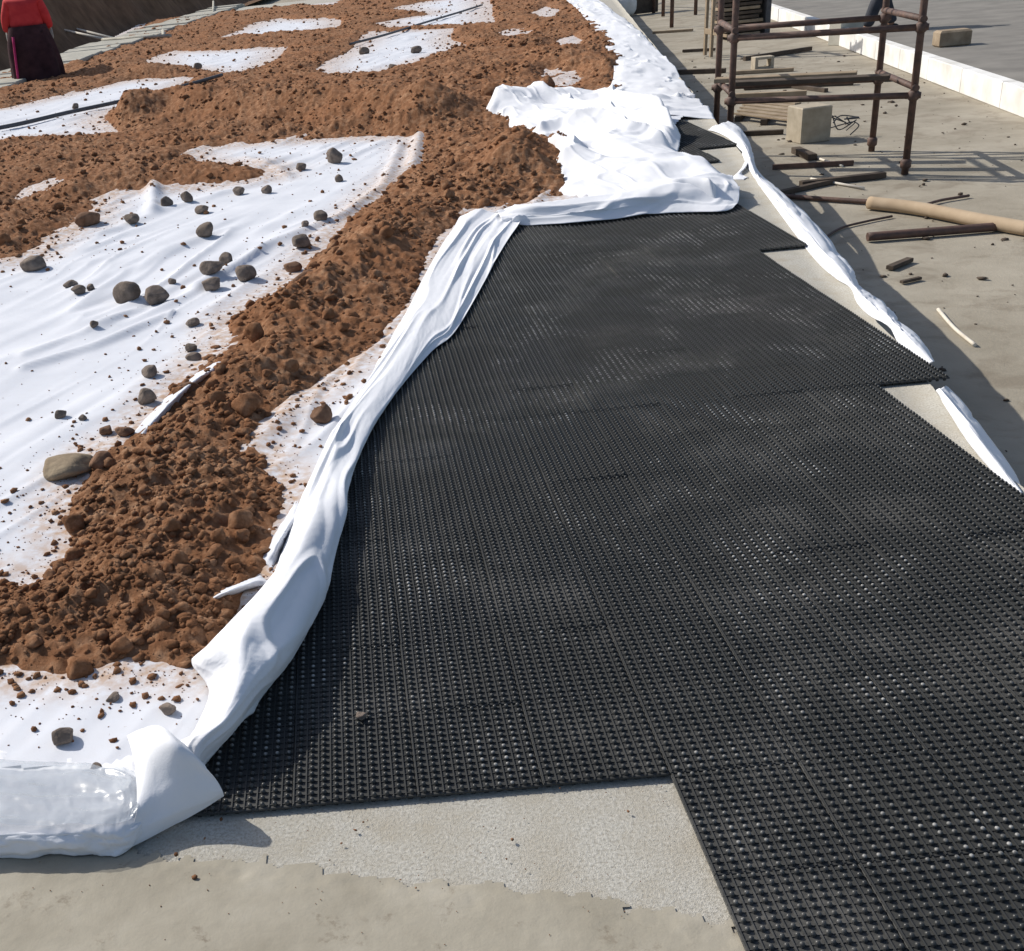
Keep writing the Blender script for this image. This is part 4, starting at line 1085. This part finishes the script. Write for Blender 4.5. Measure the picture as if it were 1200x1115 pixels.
def person(loc, rz, label, mats, stride=0.12, skirt=False, lean=0.0, scale=1.0, wide=1.0, bulk=1.0):
    top_m, leg_m, hand_m = mats
    root = thing('person', label, 'person', loc); root.rotation_euler.z = rz; root.scale = (scale*wide, scale*wide, scale)
    L_ = lean
    V_ = [(0, 0, .94), (0, L_*.25, 1.10), (0, L_*.6, 1.30), (0, L_*.9, 1.45), (0, L_*1.05, 1.53), (0, L_*1.2+.01, 1.62), (0, L_*1.25+.01, 1.72)]
    E_ = [(0, 1), (1, 2), (2, 3), (3, 4), (4, 5), (5, 6)]; R_ = [(.15, .11), (.14, .10), (.16, .11), (.12, .09), .055, (.075, .095), (.07, .085)]
    fy = L_*.9
    for sx_, st in ((-1, stride), (1, -stride)):
        b = len(V_)
        V_ += [(.10*sx_, 0, .88), (.125*sx_, st*.5+.02, .50), (.14*sx_, st, .10), (.15*sx_, st+.13, .035)]
        E_ += [(0, b), (b, b+1), (b+1, b+2), (b+2, b+3)]; R_ += [.095, .065, .045, (.045, .03)]
        b = len(V_)
        V_ += [(.19*sx_, fy-.01, 1.42), (.27*sx_, fy-.02, 1.14), (.29*sx_, fy+.09, .90), (.29*sx_, fy+.12, .82)]
        E_ += [(3, b), (b, b+1), (b+1, b+2), (b+2, b+3)]; R_ += [.06, .045, .033, (.035, .02)]
        for q in range(4):
            c = len(V_)
            V_ += [(.29*sx_+(q-1.5)*.006, fy+.10+.016*q, .77), (.285*sx_, fy+.105+.016*q, .73-.01*(q in (1, 2)))]
            E_ += [(b+3, c), (c, c+1)]; R_ += [.009, .008]
        c = len(V_)
        V_ += [(.275*sx_, fy+.155, .81), (.27*sx_, fy+.17, .775)]; E_ += [(b+3, c), (c, c+1)]; R_ += [.010, .008]
    skin_mesh('body', V_, E_, R_, SKIN, root)
    # clothes
    jv = [(0, 0, .92), (0, L_*.25, 1.10), (0, L_*.6, 1.30), (0, L_*.9, 1.44)]; je = [(0, 1), (1, 2), (2, 3)]; jr = [(.215, .165), (.20, .15), (.20, .145), (.15, .11)]
    for sx_ in (-1, 1):
        b = len(jv); jv += [(.20*sx_, fy-.01, 1.41), (.275*sx_, fy-.02, 1.14), (.295*sx_, fy+.08, .93)]; je += [(3, b), (b, b+1), (b+1, b+2)]; jr += [.085, .07, .06]
    jr = [tuple(q*bulk for q in k) if isinstance(k, tuple) else k*bulk for k in jr]
    skin_mesh('jacket', jv, je, jr, top_m, root)
    tv = [(0, 0, .95)]; te = []; tr = [(.20, .155)]
    for sx_, st in ((-1, stride), (1, -stride)):
        b = len(tv); tv += [(.11*sx_, 0, .82), (.13*sx_, st*.5+.02, .50), (.145*sx_, st, .10)]; te += [(0, b), (b, b+1), (b+1, b+2)]; tr += [.125, .10, .085]
    skin_mesh('trousers', tv, te, tr, leg_m, root)
    for sx_, st in ((-1, stride), (1, -stride)):
        MBb = MB().box((.148*sx_, st+.06, .05), (.10, .27, .09), ch=.025)
        o = mesh_obj('boot', MBb.v, MBb.f, BOOT, None, True); o.parent = root
        MBb = MB().tube([(.295*sx_, fy+.10, .93), (.295*sx_, fy+.11, .86), (.29*sx_, fy+.125, .78), (.288*sx_, fy+.13, .72)], [.04, .045, .05, .03], 10)
        if hand_m is not None:
            o = mesh_obj('glove', MBb.v, MBb.f, hand_m, None, True); o.parent = root
    if skirt:
        loft('skirt', [(.02, 0, .02, .37, .33), (.02, 0, .35, .37, .32), (0, 0, .70, .34, .28), (0, 0, 1.02, .27, .21)], leg_m, root, 64, .09, 7)
        st_ = MB()
        pts = [((.40-.07*u)*math.cos(4.05), (.36-.07*u)*math.sin(4.05), .12+.74*u) for u in np.linspace(0, 1, 8)]
        st_.tube(pts, .018, 8)
        o = mesh_obj('magenta_sash', st_.v, st_.f, MAGENTA, None, True); o.parent = root
    # head: hair cap, eyes, nose, mouth, ears
    hy = L_*1.23+.01
    V2 = ICO3[0]*np.array([.088, .108, .115])+np.array([0, hy-.015, 1.70]); keepv = (V2[:, 1] < hy+.045) | (V2[:, 2] > 1.735)
    F2 = [tuple(f) for f in ICO3[1] if all(keepv[i] for i in f)]
    o = mesh_obj('hair', V2, F2, HAIR, None, True); o.parent = root
    for sx_ in (-1, 1):
        V2 = ICO1[0]*.011+np.array([.030*sx_, hy+.088, 1.685]); o = mesh_obj('eye', V2, [tuple(f) for f in ICO1[1]], BOOT, None, True); o.parent = root
        V2 = ICO1[0]*np.array([.010, .018, .028])+np.array([.082*sx_, hy, 1.675]); o = mesh_obj('ear', V2, [tuple(f) for f in ICO1[1]], SKIN, None, True); o.parent = root
    V2 = ICO2[0]*np.array([.012, .020, .022])+np.array([0, hy+.097, 1.655]); o = mesh_obj('nose', V2, [tuple(f) for f in ICO2[1]], SKIN, None, True); o.parent = root
    V2 = ICO1[0]*np.array([.022, .007, .006])+np.array([0, hy+.090, 1.618]); o = mesh_obj('mouth', V2, [tuple(f) for f in ICO1[1]], STONE_BROWN, None, True); o.parent = root
    return root
pz = U(45, 98)
person((pz[0], pz[1], -.02), .15, 'person in red jacket and long dark skirt at the far left', (RED, DARKCLOTH, GREYCLOTH), .10, True, .06, 1.06, 1.25, 1.28)
pz = G(1030, 39)
person((pz[0], pz[1], LOW+.04), 1.5, 'person in dark slate trousers walking on the road beyond the white wall', (SLATE, SLATE, None), .24, False, .03, 1.0, 1.3)
